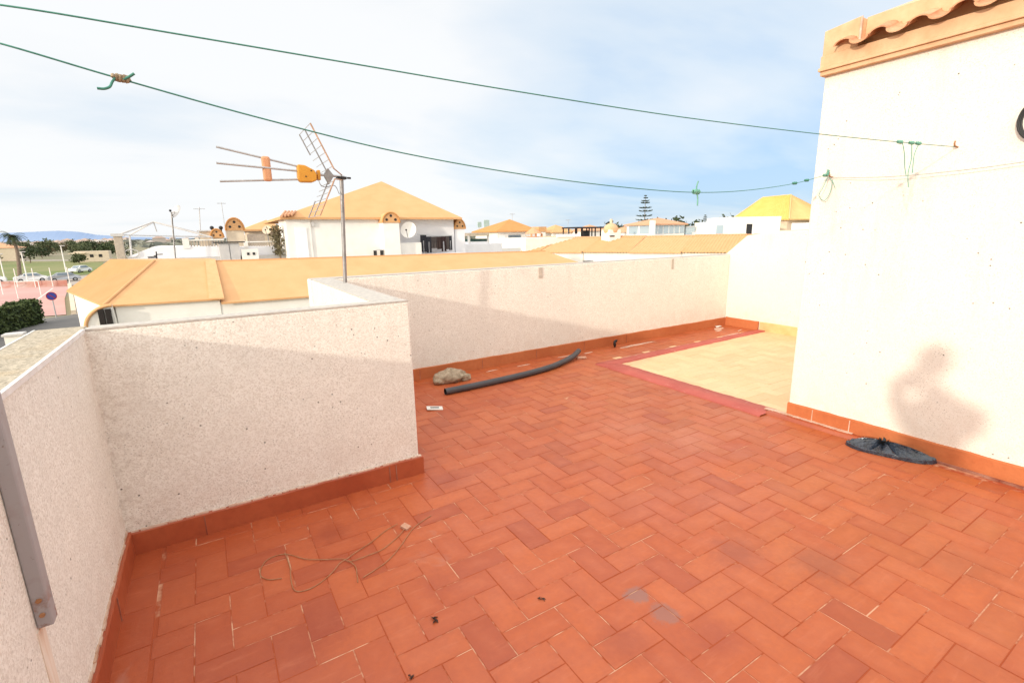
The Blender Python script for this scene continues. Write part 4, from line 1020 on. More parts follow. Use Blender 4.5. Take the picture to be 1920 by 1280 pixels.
# laundry
MB_ = MB(); MB_.tube([(11.6, 29.85, 1.62), (12.8, 29.87, 1.50), (14.1, 29.85, 1.52)], .012, 5); o = MB_.build('washing_line', 'rope_grey'); tag(o, 'washing line strung across the shaded terrace of the pyramid roofed house', 'line')
M['garment_black'] = mat('garment_black', (.015, .016, .022), .9, (.03, .03, .04), 20); M['garment_brown'] = mat('garment_brown', (.035, .021, .019), .9, (.055, .034, .03), 12); M['garment_grey'] = mat('garment_grey', (.055, .045, .044), .9, (.08, .066, .062), 12); M['garment_maroon'] = mat('garment_maroon', (.024, .012, .014), .9, (.04, .02, .02), 12)
GA = [(11.80, .42, 1.06, 'garment_black', 'black trousers hanging at the left end of the washing line', True), (12.20, .36, 1.02, 'garment_black', 'black trousers hanging second from the left on the washing line', True), (12.52, .46, .74, 'garment_grey', 'grey brown top hanging left of the middle of the washing line', False), (12.92, .36, .80, 'garment_brown', 'brown top hanging at the middle of the washing line', False), (13.22, .34, .96, 'garment_maroon', 'dark maroon trousers hanging right of the middle of the washing line', True), (13.52, .26, .85, 'garment_grey', 'grey garment hanging second from the right on the washing line', False), (13.76, .24, .92, 'garment_black', 'black garment hanging at the right end of the washing line', True)]
for k, (x, w_, h_, m, lb, legs) in enumerate(GA):
    z0 = 1.56 - .04 * math.sin((x - 11.6) / 2.4 * PI) - (.06 if k else -.02); mb = MB(); rows = []
    nx_ = 11
    for r_ in range(7):
        t_ = r_ / 6; rows.append([(x + w_ * (c / (nx_ - 1)), 29.85 + .035 * math.sin(c * 1.3 + k) * (.3 + t_), z0 - h_ * t_) for c in range(nx_)])
    if legs:
        mb.grid([r_[:5] for r_ in rows]); mb.grid([r_[6:] for r_ in rows]); mb.grid([r_[4:7] for r_ in rows[:3]])
    else:
        mb.grid(rows)
    tag(mb.build('garment', m), lb, 'clothing', 'laundry on the far line')
s_ = thing('stool', 'small dark stool on the flat top before the pyramid roofed house', 'stool', (8.95, 29.5, .45))
MB().box(8.72, 9.2, 29.3, 29.7, .72, .78).build('seat', 'grey', s_)
for x, y in ((8.76, 29.34), (9.16, 29.34), (8.76, 29.66), (9.16, 29.66)): MB().box(x - .04, x + .04, y - .04, y + .04, .40, .72).build('leg', 'dark', s_)

# ------------------------------------------------------------------ roof terrace cluster on the left
c_ = thing('terrace_house', 'pale house with a flat roof terrace and balustrades left of the pyramid roof', 'house', (0, 33, GZ))
MB().extr([(-3.45, 32, GZ), (4.35, 32, GZ), (4.35, 32, 1.08), (1.1, 32, 1.16), (-.8, 32, 1.2), (-2.2, 32, 1.22), (-3.3, 32, .75)], (0, 4.5, 0)).build('wall', 'white_shade', c_)
def balus(x0, x1, y, z0, z1, parent):
    f = MB().box(x0, x1, y - .06, y + .08, z1 - .07, z1).build('balustrade', 'white', parent)
    mb = MB(); n_ = int((x1 - x0) / .13)
    for k in range(n_): mb.box(x0 + (k + .2) * (x1 - x0) / n_, x0 + (k + .75) * (x1 - x0) / n_, y - .02, y + .04, z0, z1 - .07)
    mb.build('baluster', 'lattice', f)
balus(-.8, 1.1, 32.05, 1.16, 1.56, c_); balus(2.25, 4.2, 32.05, 1.08, 1.40, c_)
MB().box(-.85, -.55, 31.95, 32.2, 1.1, 1.62).build('pillar', 'white', c_); MB().box(2.05, 2.25, 31.95, 32.2, .9, 1.42).build('pillar', 'white', c_)
MB().box(-1.25, 4.2, 31.6, 31.98, GZ, .62).build('step_wall', 'grey', c_)
MB().box(-.02, .56, 32.6, 33.2, 1.2, 1.98).build('shed', 'cream', c_); MB().box(-.12, .66, 32.5, 33.3, 1.98, 2.05).build('shed_roof', 'grey', c_)
MB().box(2.36, 3.3, 33.4, 33.5, 1.0, 1.80).build('screen', 'lattice', c_)
k_ = thing('cabinet', 'grey metal cabinet with a flat dark lid on the roof terrace', 'cabinet', (1.25, 31.4, .3))
bevel(MB().box(.78, 1.75, 31.1, 31.59, .2, 1.33).build('body', 'grey', k_), .02); MB().box(.55, 2.05, 31.0, 31.59, 1.35, 1.41).build('lid', 'dark', k_); MB().box(1.26, 1.28, 31.09, 31.11, .3, 1.28).build('door_gap', 'dark', k_)
k_ = thing('meter_box', 'small white box with two square vents right of the grey cabinet', 'box', (2.2, 31.4, .4))
MB().box(1.82, 2.65, 31.1, 31.59, .2, .98).build('body', 'white', k_)
for x in (2.08, 2.36): MB().box(x, x + .12, 31.07, 31.11, .66, .80).build('vent', 'dark', k_)
arch_chimney(1.26, 2.20, 32.4, .8, 1.1, 2.02, 2.70, 'large white chimney with a broad arched ochre top on the roof terrace', body='cream')
arch_chimney(.48, 1.12, 32.3, .6, 1.5, 1.62, 2.10, 'small squat orange arched chimney left of the large one on the roof terrace', body='cream')
for x, lb in ((.62, 'black flue cap at the left above the small arched chimney'), (1.06, 'black flue cap at the right above the small arched chimney')):
    mb = MB(); mb.tube([(x, 32.9, 1.6), (x, 32.9, 2.12)], .05, 6); mb.ball((x, 32.9, 2.18), .11, 0, 8, 5); tag(mb.build('flue_cap', 'black'), lb, 'flue', 'black flues')
z_ = thing('gazebo_frame', 'bare white metal gazebo frame without its canopy on the roof terrace', 'gazebo', (-1.5, 32, .6))
ap = (-2.02, 33, 2.52); cs = [(-3.5, 32.1, 1.86), (.55, 32.1, 1.66), (.7, 34.6, 1.70), (-3.3, 34.6, 1.86)]
for q in cs: MB().tube([q, ap], .045, 6).build('rafter', 'grey', z_)
for k in range(4): MB().tube([cs[k], cs[(k + 1) % 4]], .03, 6).build('rail', 'steel_light', z_)
for k, q in enumerate(cs): MB().tube([(q[0] - .1, q[1], .5), q], .05, 6).build('post', 'grey', z_)
MB().tube([ap, (-1.95, 33, 2.0)], .03, 6).build('king_rod', 'steel_light', z_)
p_ = thing('terrace_post', 'rough concrete post with a broken top at the left end of the roof terrace', 'post', (-3.6, 32, .5))
bevel(MB().box(-3.72, -3.36, 31.9, 32.1, .55, 1.86).build('shaft', 'lattice', p_), .03); MB().box(-3.80, -3.28, 31.85, 32.15, 1.78, 1.92).build('cap', 'grey', p_)
dish(-.83, 31.4, 2.96, .36, (-.75, -.45, .45), 'steel_light', 'grey mesh satellite dish on a tall leaning mast on the roof terrace', [(-1.27, 31.5, .4), (-1.1, 31.5, 2.95), (-.95, 31.42, 2.96)])
m_ = thing('tv_antenna', 'thin rooftop television aerial beside the shed on the roof terrace', 'antenna', (.1, 33, 2.0))
MB().tube([(.05, 32.9, 2.0), (.16, 32.9, 3.3)], .025, 5).build('mast', 'steel_light', m_)
mb = MB(); mb.tube([(-.12, 32.9, 3.2), (.42, 32.9, 3.22)], .015, 4)
for x in (-.1, .05, .2, .38): mb.tube([(x, 32.7, 3.2), (x, 33.1, 3.2)], .012, 4)
mb.build('yagi', 'steel_light', m_)
m_ = thing('tv_antenna', 'tangled dark aerial lying low on the roof edge of the ochre house', 'antenna', (-2, 31, .4))
mb = MB(); mb.tube([(-2.04, 31, .3), (-2.0, 31, 1.0)], .03, 5)
for k in range(7): a_ = k * .9; mb.tube([(-2.0, 31, .55 + .05 * k), (-2.0 + .42 * math.cos(a_), 31 + .3 * math.sin(a_), .5 + .06 * k)], .022, 4)
mb.build('yagi', 'dark', m_)
mb = MB(); mb.tube([(-3.1 + .3 * math.cos(t_), 31.95, .92 + .2 * math.sin(t_)) for t_ in [2 * PI * k / 20 for k in range(21)]], .025, 5); tag(mb.build('hoop', 'grey'), 'grey hoop leaning on the pale terrace wall at the left', 'hoop')
# ivy-like creeper left of the pyramid house and its screen
v_ = thing('creeper', 'dry brown creeper climbing the left corner of the pyramid roofed house', 'plant', (3.7, 31.5, .5)); mb = MB(); r12 = random.Random(4)
mb.tube([(3.75, 31.4, GZ), (3.8, 31.4, 1), (3.9, 31.4, 2.0)], .05, 5); mb.build('stem', 'bark', v_); mb = MB()
leaf_quads(mb, lambda: Vector((3.72 + r12.gauss(0, .16), 31.4 + r12.gauss(0, .15), r12.uniform(.6, 2.25))), 420, .09, r12); mb.build('foliage', 'leaf_olive', v_)
def hip_house(name, label, x0, x1, y0, y1, ze, apex, wm, rm, rm2=None, group=None, over=.4, ridge=None, wz=GZ):
    h_ = thing(name, label, 'house', ((x0 + x1) / 2, (y0 + y1) / 2, wz), group)
    mb = MB(); A_, B_, C_, D_ = (x0 - over, y0 - over, ze), (x1 + over, y0 - over, ze), (x1 + over, y1 + over, ze), (x0 - over, y1 + over, ze)
    R0, R1 = (ridge if ridge else (apex, apex))
    F = [([A_, B_, R0] if R0 == R1 else [A_, B_, R0], 0), ([B_, C_, R1, R0] if R0 != R1 else [B_, C_, R1], 0), ([C_, D_, R1], 0), ([D_, A_, R0, R1] if R0 != R1 else [D_, A_, R0], 1)]
    for f_, mi in F: mb.face(f_, mi if rm2 else 0)
    mb.face([D_, C_, B_, A_])
    for p, q in ((A_, B_), (B_, C_), (C_, D_), (D_, A_)): mb.face([Vector(p) - Vector((0, 0, .14)), Vector(q) - Vector((0, 0, .14)), q, p])
    mb.build('roof', [rm, rm2 or rm], h_)
    MB().box(x0, x1, y0, y1, wz, ze - .1).build('wall', wm, h_)
    return h_
hip_house('hip_house', 'house with a small bright yellow hipped roof behind the roof terrace', 3.3, 5.6, 45, 49, 2.25, (4.9, 47, 3.05), 'cream', 'ochre', 'yellow_face')
dish(4.6, 44.2, 2.15, .36, (-.4, -.8, .4), 'cream', 'cream satellite dish in front of the small yellow hipped roof', [(4.62, 44.3, 1.2), (4.6, 44.25, 2.1)])

# ------------------------------------------------------------------ right of the pyramid house
t_ = thing('terrace_house', 'white house with a shaded terrace under a pale awning right of the pyramid roof', 'house', (18, 35, GZ))
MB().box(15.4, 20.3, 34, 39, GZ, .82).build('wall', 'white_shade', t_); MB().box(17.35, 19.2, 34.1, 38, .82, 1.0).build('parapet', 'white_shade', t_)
MB().box(17.4, 19.15, 34.0, 37, 1.42, 1.66).build('awning', 'cream', t_); MB().box(17.42, 19.12, 34.3, 36.8, 1.0, 1.2).build('screen', mat('green_screen', (.05, .10, .085), .8), t_)
MB().box(17.36, 17.5, 34.05, 34.2, .9, 1.45).build('post', 'white', t_); MB().box(19.05, 19.18, 34.05, 34.2, .9, 1.45).build('post', 'white', t_)
MB().box(20.3, 23.4, 36, 40, GZ, .35).build('wall', 'white', t_)
for k, (x0, x1, z0, z1, y, lb) in enumerate(((77.5, 78.9, 3.6, 5.3, 145, 'small greenish billboard panel, the lower left one of two'), (79.3, 81.3, 3.4, 5.9, 144, 'greenish billboard panel, the taller right one of two'))):
    s_ = thing('billboard', lb, 'billboard', (x0, y, GZ), 'billboards'); MB().box(x0, x1, y, y + .2, z0, z1).build('panel', mat('billboard_green', (.38, .50, .46), .7, (.5, .58, .55), .8), s_); MB().box(x0 + .4, x0 + .6, y + .05, y + .2, GZ, z0).build('post', 'grey', s_)
h_ = hip_house('hip_house', 'white house with a bright ochre pyramid roof and dark window strip beyond the long roof', 32.2, 38.2, 55, 61, 1.86, (35.9, 58, 3.42), 'white', 'ochre_dark')
MB().box(33.8, 35.7, 54.95, 55.1, .82, 1.36).build('window', 'glass', h_); MB().box(32.5, 33.3, 54.95, 55.1, .85, 1.3).build('window', 'white_shade', h_)
k_ = thing('kiosk', 'small round kiosk with an orange cone roof before the ochre pyramid house', 'kiosk', (37, 53, GZ))
mb = MB(); P = [(36.1 + 1.15 * math.cos(2 * PI * k / 12), 52.6 + 1.15 * math.sin(2 * PI * k / 12), 1.45) for k in range(12)]
for k in range(12): mb.face([P[k], P[(k + 1) % 12], (36.1, 52.6, 2.35)])
mb.face(P[::-1]); mb.build('roof', 'clay2', k_)
for x in (35.3, 36.0, 36.9): MB().box(x - .09, x + .09, 51.8, 52.0, .4, 1.45).build('post', 'clay', k_)
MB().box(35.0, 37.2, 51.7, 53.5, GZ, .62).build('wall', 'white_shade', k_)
hip_house('hip_house', 'small house with a low ochre hipped roof left of the black pergola', 52.2, 57.3, 70, 75, 1.62, (54.6, 72.5, 2.9), 'white', 'ochre')
h_ = thing('flat_house', 'tiny ochre topped block between the two ochre hipped roofs', 'house', (50, 71, GZ)); MB().box(49.2, 50.6, 70, 72, GZ, 1.7).build('wall', 'white', h_); MB().box(49.1, 50.7, 69.9, 72.1, 1.7, 2.55).build('parapet', 'ochre', h_)
t_ = thing('terrace_house', 'long white flat roofed house under the black pergola', 'house', (40, 49, GZ))
MB().box(31.5, 46.5, 47.5, 54, GZ, 1.0).build('wall', 'white', t_); MB().box(36, 39.2, 47.4, 47.6, 1.0, 1.35).build('parapet', 'white_shade', t_)
p_ = thing('pergola', 'black flat roofed pergola on the white house at the skyline', 'pergola', (42, 48, 1))
for x0, x1 in ((39.4, 42.6), (42.9, 44.5)): MB().box(x0, x1, 48, 51, 2.0, 2.18).build('roof_slab', 'black', p_)
for x in (39.5, 40.4, 41.5, 42.5, 43.4, 44.3):
    for y in (48.1, 50.8): MB().box(x - .06, x + .06, y - .06, y + .06, 1.0, 2.0).build('post', 'shutter', p_)
MB().box(41.4, 42.4, 49, 49.5, 1.0, 1.75).build('chest', 'dark', p_)
c_ = thing('chimney', 'stout white chimney with an ochre domed top right of the black pergola', 'chimney', (40, 42, 0))
MB().box(39.3, 40.95, 42, 43.4, -2, 1.75).build('shaft', 'white', c_)
mb = MB(); mb.ball((40.1, 42.7, 1.75), (.95, .8, .75), 0, 14, 8); mb.build('dome', 'cornice', c_); MB().tube([(40.1, 42.7, 2.4), (40.1, 42.7, 2.95)], .16, 8).build('finial', 'cream', c_)
MB().box(39.3, 40.0, 41.96, 42.1, .98, 1.12).build('vent', 'dark', c_)
s_ = hip_house('sunroom', 'glazed sunroom with a low ochre hipped roof below the araucaria', 45.9, 51.9, 42, 46, 2.36, (49.3, 44, 3.15), 'white', 'clay2', over=.3)
for k in range(3): f = MB().box(46.15 + 1.95 * k, 47.9 + 1.95 * k, 41.95, 42.1, 1.2, 2.15).build('window', 'pale_glass', s_); MB().box(46.98 + 1.95 * k, 47.06 + 1.95 * k, 41.93, 41.96, 1.2, 2.15).build('mullion', 'white', f)
for k in range(2): MB().box(45.85, 46.0, 42.3 + 1.8 * k, 43.8 + 1.8 * k, 1.2, 2.15).build('window', 'pale_glass', s_)
MB().box(45.3, 45.75, 41.2, 41.7, .2, 2.75).build('flue', 'white', s_)
k_ = thing('glass_box', 'blue green glazed shelter right of the sunroom', 'shelter', (53, 42, 0)); MB().box(52.3, 53.9, 42, 43.5, -1, 1.95).build('glazing', 'pale_glass', k_); MB().box(52.2, 54.0, 41.9, 43.6, 1.95, 2.05).build('roof', 'grey', k_)

# long row of barrel-tiled houses
def corr(mb, A_, B_, C_, D_, pitch, amp, mi=0, rows_n=2):
    A_, B_, C_, D_ = map(Vector, (A_, B_, C_, D_)); n_ = ((B_ - A_).cross(D_ - A_)).normalized()
    if n_.z < 0: n_ = -n_
    W_ = (B_ - A_).length; N_ = max(4, int(W_ / pitch) * 6); rows = []
    for r_ in range(rows_n + 1):
        t_ = r_ / rows_n
        rows.append([A_.lerp(B_, k / N_).lerp(D_.lerp(C_, k / N_), t_) + n_ * amp * math.cos(2 * PI * k / 6 + 0) for k in range(N_ + 1)])
    mb.grid(rows, mi=mi)
    mb.grid([[p - Vector((0, 0, .12)) for p in rows[0]], rows[0]], mi=mi, smooth=False)
ra, rb = Vector((30.2, 50.7, 0)), Vector((44.6, 23.2, 0)); dr = (rb - ra).normalized(); nr = Vector((-dr.y, dr.x, 0)); nr = nr if nr.x > 0 else -nr
Ltot = (rb - ra).length; NU = 6
RL = ['leftmost of the row, nearest the ochre house', 'second from the left of the row', 'third from the left of the row', 'third from the right of the row', 'second from the right of the row', 'nearest the tall end parapet, rightmost of the row']
for k in range(NU):
    a_ = ra + dr * (Ltot * k / NU); b_ = ra + dr * (Ltot * (k + 1) / NU - .0); dz = (.03, -.04, .02, -.02, .05, 0)[k]
    h_ = thing('terraced_house', 'terraced house with pale barrel tiles, ' + RL[k], 'house', (a_.x, a_.y, GZ), 'row of terraced houses with barrel tiled roofs')
    off = nr * (.0 if k % 2 else .18)
    e0, e1 = a_ + off - nr * .3 + Vector((0, 0, -.50 + dz)), b_ + off - nr * .3 + Vector((0, 0, -.50 + dz))
    r0, r1_ = a_ + nr * 6.2 + Vector((0, 0, .95 + dz)), b_ + nr * 6.2 + Vector((0, 0, .95 + dz))
    mb = MB(); corr(mb, e0, e1 - dr * .02, r1_ - dr * .02, r0, .30, .045); mb.build('roof', ['ochre', 'pale_tile', 'ochre', 'pale_tile', 'ochre', 'pale_tile'][k], h_)
    mb = MB(); mb.tube([r0 + Vector((0, 0, .03)), r1_ + Vector((0, 0, .03)) - dr * .05], .10, 6); mb.build('ridge_cap', 'clay2', h_)
    mb = MB(); mb.prism([tuple((a_ + off)[:2]), tuple((b_ + off - dr * .02)[:2]), tuple((b_ + nr * 11 - dr * .02)[:2]), tuple((a_ + nr * 11)[:2])], GZ, -.62); mb.build('wall', 'white', h_)
    mb = MB(); mb.extr([r0 + nr * .15 + Vector((0, 0, -.15)), r1_ + nr * .15 - dr * .02 + Vector((0, 0, -.15)), b_ - dr * .02 + nr * 11 + Vector((0, 0, .1)), a_ + nr * 11 + Vector((0, 0, .1))], (0, 0, .06)); mb.build('flat_roof', 'grey', h_)
# yellow villa and its terrace at the right, scaled outward about the camera
v_ = thing('villa', 'villa with a big bright yellow hipped roof beside the white stair housing', 'house', (44, 25, GZ))
mb = MB(); A_, B_, C_, D_ = (63.8, 35.5, 2.72), (76.3, 35.5, 2.72), (76.3, 48.8, 2.84), (63.8, 43.7, 2.87); R0, R1 = (68.7, 38.3, 5.97), (68.7, 42.3, 5.88)
corr(mb, D_, A_, R0, R1, .34, .05, 1, 3); corr(mb, A_, B_, tuple(Vector(R0) + Vector((.02, 0, 0))), R0, .34, .05, 0, 3)
mb.face([B_, C_, R1, R0], 0); mb.face([C_, D_, R1], 0); mb.face([D_, C_, B_, A_], 0); mb.build('roof', ['yellow', 'yellow_face'], v_)
mb = MB(); mb.tube([A_, R0], .1, 6); mb.tube([R0, R1], .1, 6); mb.tube([D_, R1], .1, 6); mb.build('ridge_cap', 'yellow', v_)
MB().prism([(64.5, 36.1), (75.6, 36.1), (75.6, 48), (64.5, 43.1)], GZ, 2.65).build('wall', 'cream', v_)
for x in (67.4, 70.1): MB().box(x, x + 1.9, 35.98, 36.15, .9, 2.1).build('window', 'pale_glass', v_)
t_ = thing('terrace_house', 'white block with windows and a dark doorway under the yellow roof', 'house', (54, 36, GZ))
u_ = (Vector((37.2, 21.7, 0)) - Vector((32.9, 24.4, 0))).normalized(); w_ = Vector((-u_.y, u_.x, 0)); w_ = w_ if w_.y > 0 else -w_
b0 = Vector((51.0, 37.8, 0)) + u_ * .5
def tb(s0, s1, d0, d1, z0, z1, name, m):
    P = [b0 + u_ * s0 + w_ * d0, b0 + u_ * s1 + w_ * d0, b0 + u_ * s1 + w_ * d1, b0 + u_ * s0 + w_ * d1]
    return MB().prism([tuple(p[:2]) for p in P], z0, z1).build(name, m, t_)
tb(0, 7.9, 0, 6, GZ, 2.38, 'wall', 'white'); tb(1.55, 7.93, -.03, 6, 2.38, 2.96, 'parapet', 'white'); tb(0, 1.55, -.03, 6, 2.38, 2.47, 'parapet', 'white')
tb(3.95, 4.6, -.06, .1, .6, 2.14, 'doorway', 'dark'); tb(1.9, 3.2, -.06, .1, .9, 2.2, 'window', 'white_shade'); tb(.4, 1.2, -.06, .1, 1.0, 2.06, 'window', 'pale_glass')
tb(-.7, 0, 1.5, 6, GZ, 1.3, 'side_wall', 'white'); tb(4.8, 6.9, -1.4, -.2, .5, 1.05, 'planter', 'grey')
tb(7.93, 15.5, 0, 6, GZ, 1.35, 'terrace_wall', 'cream')
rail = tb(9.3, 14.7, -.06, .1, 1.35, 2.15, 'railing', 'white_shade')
# little skyline houses between the trees
for k, (az_, d_, w2, h2_, lb) in enumerate(((50.2, 78, 3.2, 6.6, 'small white house on the skyline, leftmost among the trees'), (52.5, 75, 3.5, 6.4, 'small white house on the skyline, left of centre among the trees'), (54.6, 72, 2.6, 6.6, 'small white house on the skyline, just left of the white block'), (44.7, 80, 4, 6.4, 'small white house on the skyline, left of the araucaria'), (40.8, 90, 5, 6.7, 'small white house on the skyline, by the black pergola'), (24.2, 90, 5, 7.0, 'small white house on the skyline, left of the ochre pyramid house'))):
    small_house(d_ * math.sin(R(az_)), d_ * math.cos(R(az_)), w2, w2, h2_, lb, 'white', 'clay2', None)
for k, (x, y, z0, z1, lb) in enumerate(((43.6, 55, 1, 3.3, 'thin aerial mast above the black pergola'), (37.9, 60.5, 1.8, 4.3, 'thin aerial mast right of the ochre pyramid house'), (2.3, 60, 1, 5.2, 'thin distant aerial mast above the small yellow roof'))):
    m_ = thing('tv_antenna', lb, 'antenna', (x, y, z0)); MB().tube([(x, y, z0), (x, y, z1)], .03, 5).build('mast', 'steel_light', m_)
    mb = MB(); mb.tube([(x - .4, y, z1 - .1), (x + .4, y, z1 - .1)], .025, 4); mb.tube([(x - .3, y - .3, z1 - .1), (x - .3, y + .3, z1 - .1)], .02, 4); mb.tube([(x + .3, y - .3, z1 - .1), (x + .3, y + .3, z1 - .1)], .02, 4); mb.build('yagi', 'steel_light', m_)

# ------------------------------------------------------------------ the photographer (only the shadow on the wall is in the picture)
YAW, PITCH, ROLL = .55475, .21861, -.01812
FWD = Vector((math.sin(YAW), math.cos(YAW), 0)); RGT = Vector((math.cos(YAW), -math.sin(YAW), 0)); UP = Vector((0, 0, 1))
def L(r_, f, z): return RGT * r_ + FWD * f + UP * z
def skin(name, pts, edges, m, parent, sub=2, root=0):
    me = bpy.data.meshes.new(name); me.from_pydata([tuple(p[0]) for p in pts], edges, []); me.materials.append(M[m])
    o = bpy.data.objects.new(name, me); col.objects.link(o); o.parent = parent; o.matrix_parent_inverse = Matrix.Translation(-parent.location)
    o.modifiers.new('skin', 'SKIN')
    if not me.skin_vertices: return o
    for v, p in zip(me.skin_vertices[0].data, pts):
        r_ = p[1]; v.radius = (r_, r_) if isinstance(r_, float) else r_
    me.skin_vertices[0].data[root].use_root = True
    s_ = o.modifiers.new('sub', 'SUBSURF'); s_.levels = s_.render_levels = sub
    for p in me.polygons: p.use_smooth = True
    return o
pe = thing('person', 'person holding up a camera, seen only as a shadow on the right wall', 'person', L(-.04, -.34, 0))
B = [(L(-.01, -.36, 1.00), (.20, .14)), (L(0, -.36, 1.22), (.185, .13)), (L(-.02, -.35, 1.44), (.19, .12)), (L(-.03, -.33, 1.61), (.062, .062)), (L(-.04, -.30, 1.70), (.058, .058)),
     (L(-.15, -.36, .93), .10), (L(-.17, -.33, .54), .066), (L(-.18, -.38, .11), .043), (L(-.18, -.25, .045), .042), (L(.07, -.36, .93), .10), (L(.09, -.33, .54), .066), (L(.10, -.38, .11), .043), (L(.10, -.25, .045), .042),
     (L(-.19, -.34, 1.46), .085), (L(-.06, -.22, 1.32), .085), (L(-.11, -.09, 1.53), .06), (L(-.095, -.06, 1.56), .03), (L(.20, -.34, 1.47), .07), (L(.31, -.28, 1.30), .055), (L(.11, -.10, 1.54), .032), (L(.095, -.08, 1.57), .03)]
skin('body', B, [(0, 1), (1, 2), (2, 3), (3, 4), (0, 5), (5, 6), (6, 7), (7, 8), (0, 9), (9, 10), (10, 11), (11, 12), (2, 13), (13, 14), (14, 15), (15, 16), (2, 17), (17, 18), (18, 19), (19, 20)], 'cloth', pe)
mb = MB(); hc = L(-.04, -.27, 1.815); mb.ball(hc, (.078, .098, .122), 0, 18, 12)
mb.ball(hc + FWD * .10 + UP * -.02, (.016, .022, .026), 0, 8, 6); mb.ball(hc + FWD * .085 + UP * -.065, (.03, .016, .012), 0, 8, 6)
for s_ in (-1, 1): mb.ball(hc + RGT * .08 * s_ + UP * -.005, (.014, .022, .034), 0, 8, 6); mb.ball(hc + RGT * .03 * s_ + FWD * .088 + UP * .012, (.012, .01, .008), 1, 8, 6)
mb.build('head', ['skin', 'black'], pe)
mb = MB(); mb.ball(hc + FWD * -.018 + UP * .03, (.090, .103, .112), 0, 16, 10); mb.build('hair', 'hair', pe)
for s_ in (-1, 1):
    w0 = L(.095 * s_, -.07, 1.565); H_ = [(w0, .027), (w0 - RGT * .012 * s_ + FWD * .03 + UP * .02, (.034, .018))]; ed = [(0, 1)]
    for k in range(4):
        b_ = w0 + FWD * (.055) + UP * (.045 - .02 * k) - RGT * .004 * s_; i0 = len(H_)
        H_ += [(b_, .0095), (b_ + FWD * (.024 - .002 * k) - RGT * .006 * s_, .009), (b_ + FWD * (.03 - .002 * k) - RGT * .026 * s_, .008), (b_ + FWD * .02 - RGT * .042 * s_, .007)]
        ed += [(1, i0), (i0, i0 + 1), (i0 + 1, i0 + 2), (i0 + 2, i0 + 3)]
    i0 = len(H_); b_ = w0 + FWD * .01 + UP * .03 - RGT * .03 * s_
    H_ += [(b_, .0105), (b_ + FWD * .008 - RGT * .018 * s_ + UP * .006, .0095), (b_ + FWD * .014 - RGT * .034 * s_, .008)]; ed += [(0, i0), (i0, i0 + 1), (i0 + 1, i0 + 2)]
    skin('hand', H_, ed, 'skin', pe)
cm = thing('camera', 'camera held at face height, seen only as a shadow on the right wall', 'camera', L(0, -.06, 1.6))
def ob(r0, r1_, f0, f1, z0, z1):
    mb = MB(); mb.extr([L(r0, f0, z0), L(r1_, f0, z0), L(r1_, f0, z1), L(r0, f0, z1)], FWD * (f1 - f0)); return mb
bevel(ob(-.076, .076, -.09, -.03, 1.55, 1.655).build('camera_body', 'black', cm), .008); bevel(ob(-.035, .035, -.085, -.035, 1.655, 1.70).build('viewfinder', 'black', cm), .006)
mb = MB(); mb.tube([L(0, -.03, 1.597), L(0, -.012, 1.597)], .038, 16); mb.build('lens', 'black', cm)

# ------------------------------------------------------------------ camera
cam = bpy.data.cameras.new('view'); co = bpy.data.objects.new('view', cam); col.objects.link(co)
cam.sensor_width = 36; cam.lens = 914.49 / 1920 * 36; cam.clip_start = .005; cam.clip_end = 20000
f_ = Vector((math.sin(YAW) * math.cos(PITCH), math.cos(YAW) * math.cos(PITCH), -math.sin(PITCH))); r_ = Vector((math.cos(YAW), -math.sin(YAW), 0)); u_ = r_.cross(f_)
c, s = math.cos(ROLL), math.sin(ROLL); r2 = r_ * c + u_ * s; u2 = r_ * -s + u_ * c
co.matrix_world = Matrix(((r2.x, u2.x, -f_.x, 0), (r2.y, u2.y, -f_.y, 0), (r2.z, u2.z, -f_.z, 1.6), (0, 0, 0, 1)))
S.camera = co

# ------------------------------------------------------------------ light
SUN_AZ, SUN_EL = R(71.65), R(13.97)          # direction the light travels, from +Y toward +X
sun = bpy.data.lights.new('sun', 'SUN'); sun.energy = 2.6; sun.angle = R(1.5); sun.color = (1, .89, .74)
so = bpy.data.objects.new('sun', sun); col.objects.link(so)
d = Vector((math.sin(SUN_AZ) * math.cos(SUN_EL), math.cos(SUN_AZ) * math.cos(SUN_EL), -math.sin(SUN_EL)))
so.rotation_euler = d.to_track_quat('-Z', 'Y').to_euler(); so.location = (-20, -8, 15)
W = bpy.data.worlds.new('World'); S.world = W; W.use_nodes = True
nt = W.node_tree; N = nt.nodes; LK = nt.links
bgn = N['Background']; sky = N.new('ShaderNodeTexSky'); sky.sky_type = 'NISHITA'; sky.sun_disc = False
sky.sun_elevation = SUN_EL; sky.sun_rotation = PI + SUN_AZ; sky.dust_density = .6; sky.ozone_density = 3.0
LK.new(sky.outputs[0], bgn.inputs[0]); bgn.inputs[1].default_value = .15
tc = N.new('ShaderNodeTexCoord'); sx = N.new('ShaderNodeSeparateXYZ'); LK.new(tc.outputs['Generated'], sx.inputs[0])
def mth(op, a_, b_=0.):
    n_ = N.new('ShaderNodeMath'); n_.operation = op
    for k, v in enumerate((a_, b_)):
        if hasattr(v, 'links'): LK.new(v, n_.inputs[k])
        else: n_.inputs[k].default_value = v
    return n_.outputs[0]
zc = mth('ADD', mth('MAXIMUM', sx.outputs[2], 0.), .16)
cx = N.new('ShaderNodeCombineXYZ'); LK.new(mth('DIVIDE', sx.outputs[0], zc), cx.inputs[0]); LK.new(mth('DIVIDE', sx.outputs[1], zc), cx.inputs[1])
mp = N.new('ShaderNodeMapping'); LK.new(cx.outputs[0], mp.inputs['Vector']); mp.inputs['Rotation'].default_value = (0, 0, R(35)); mp.inputs['Scale'].default_value = (.55, .85, 1)
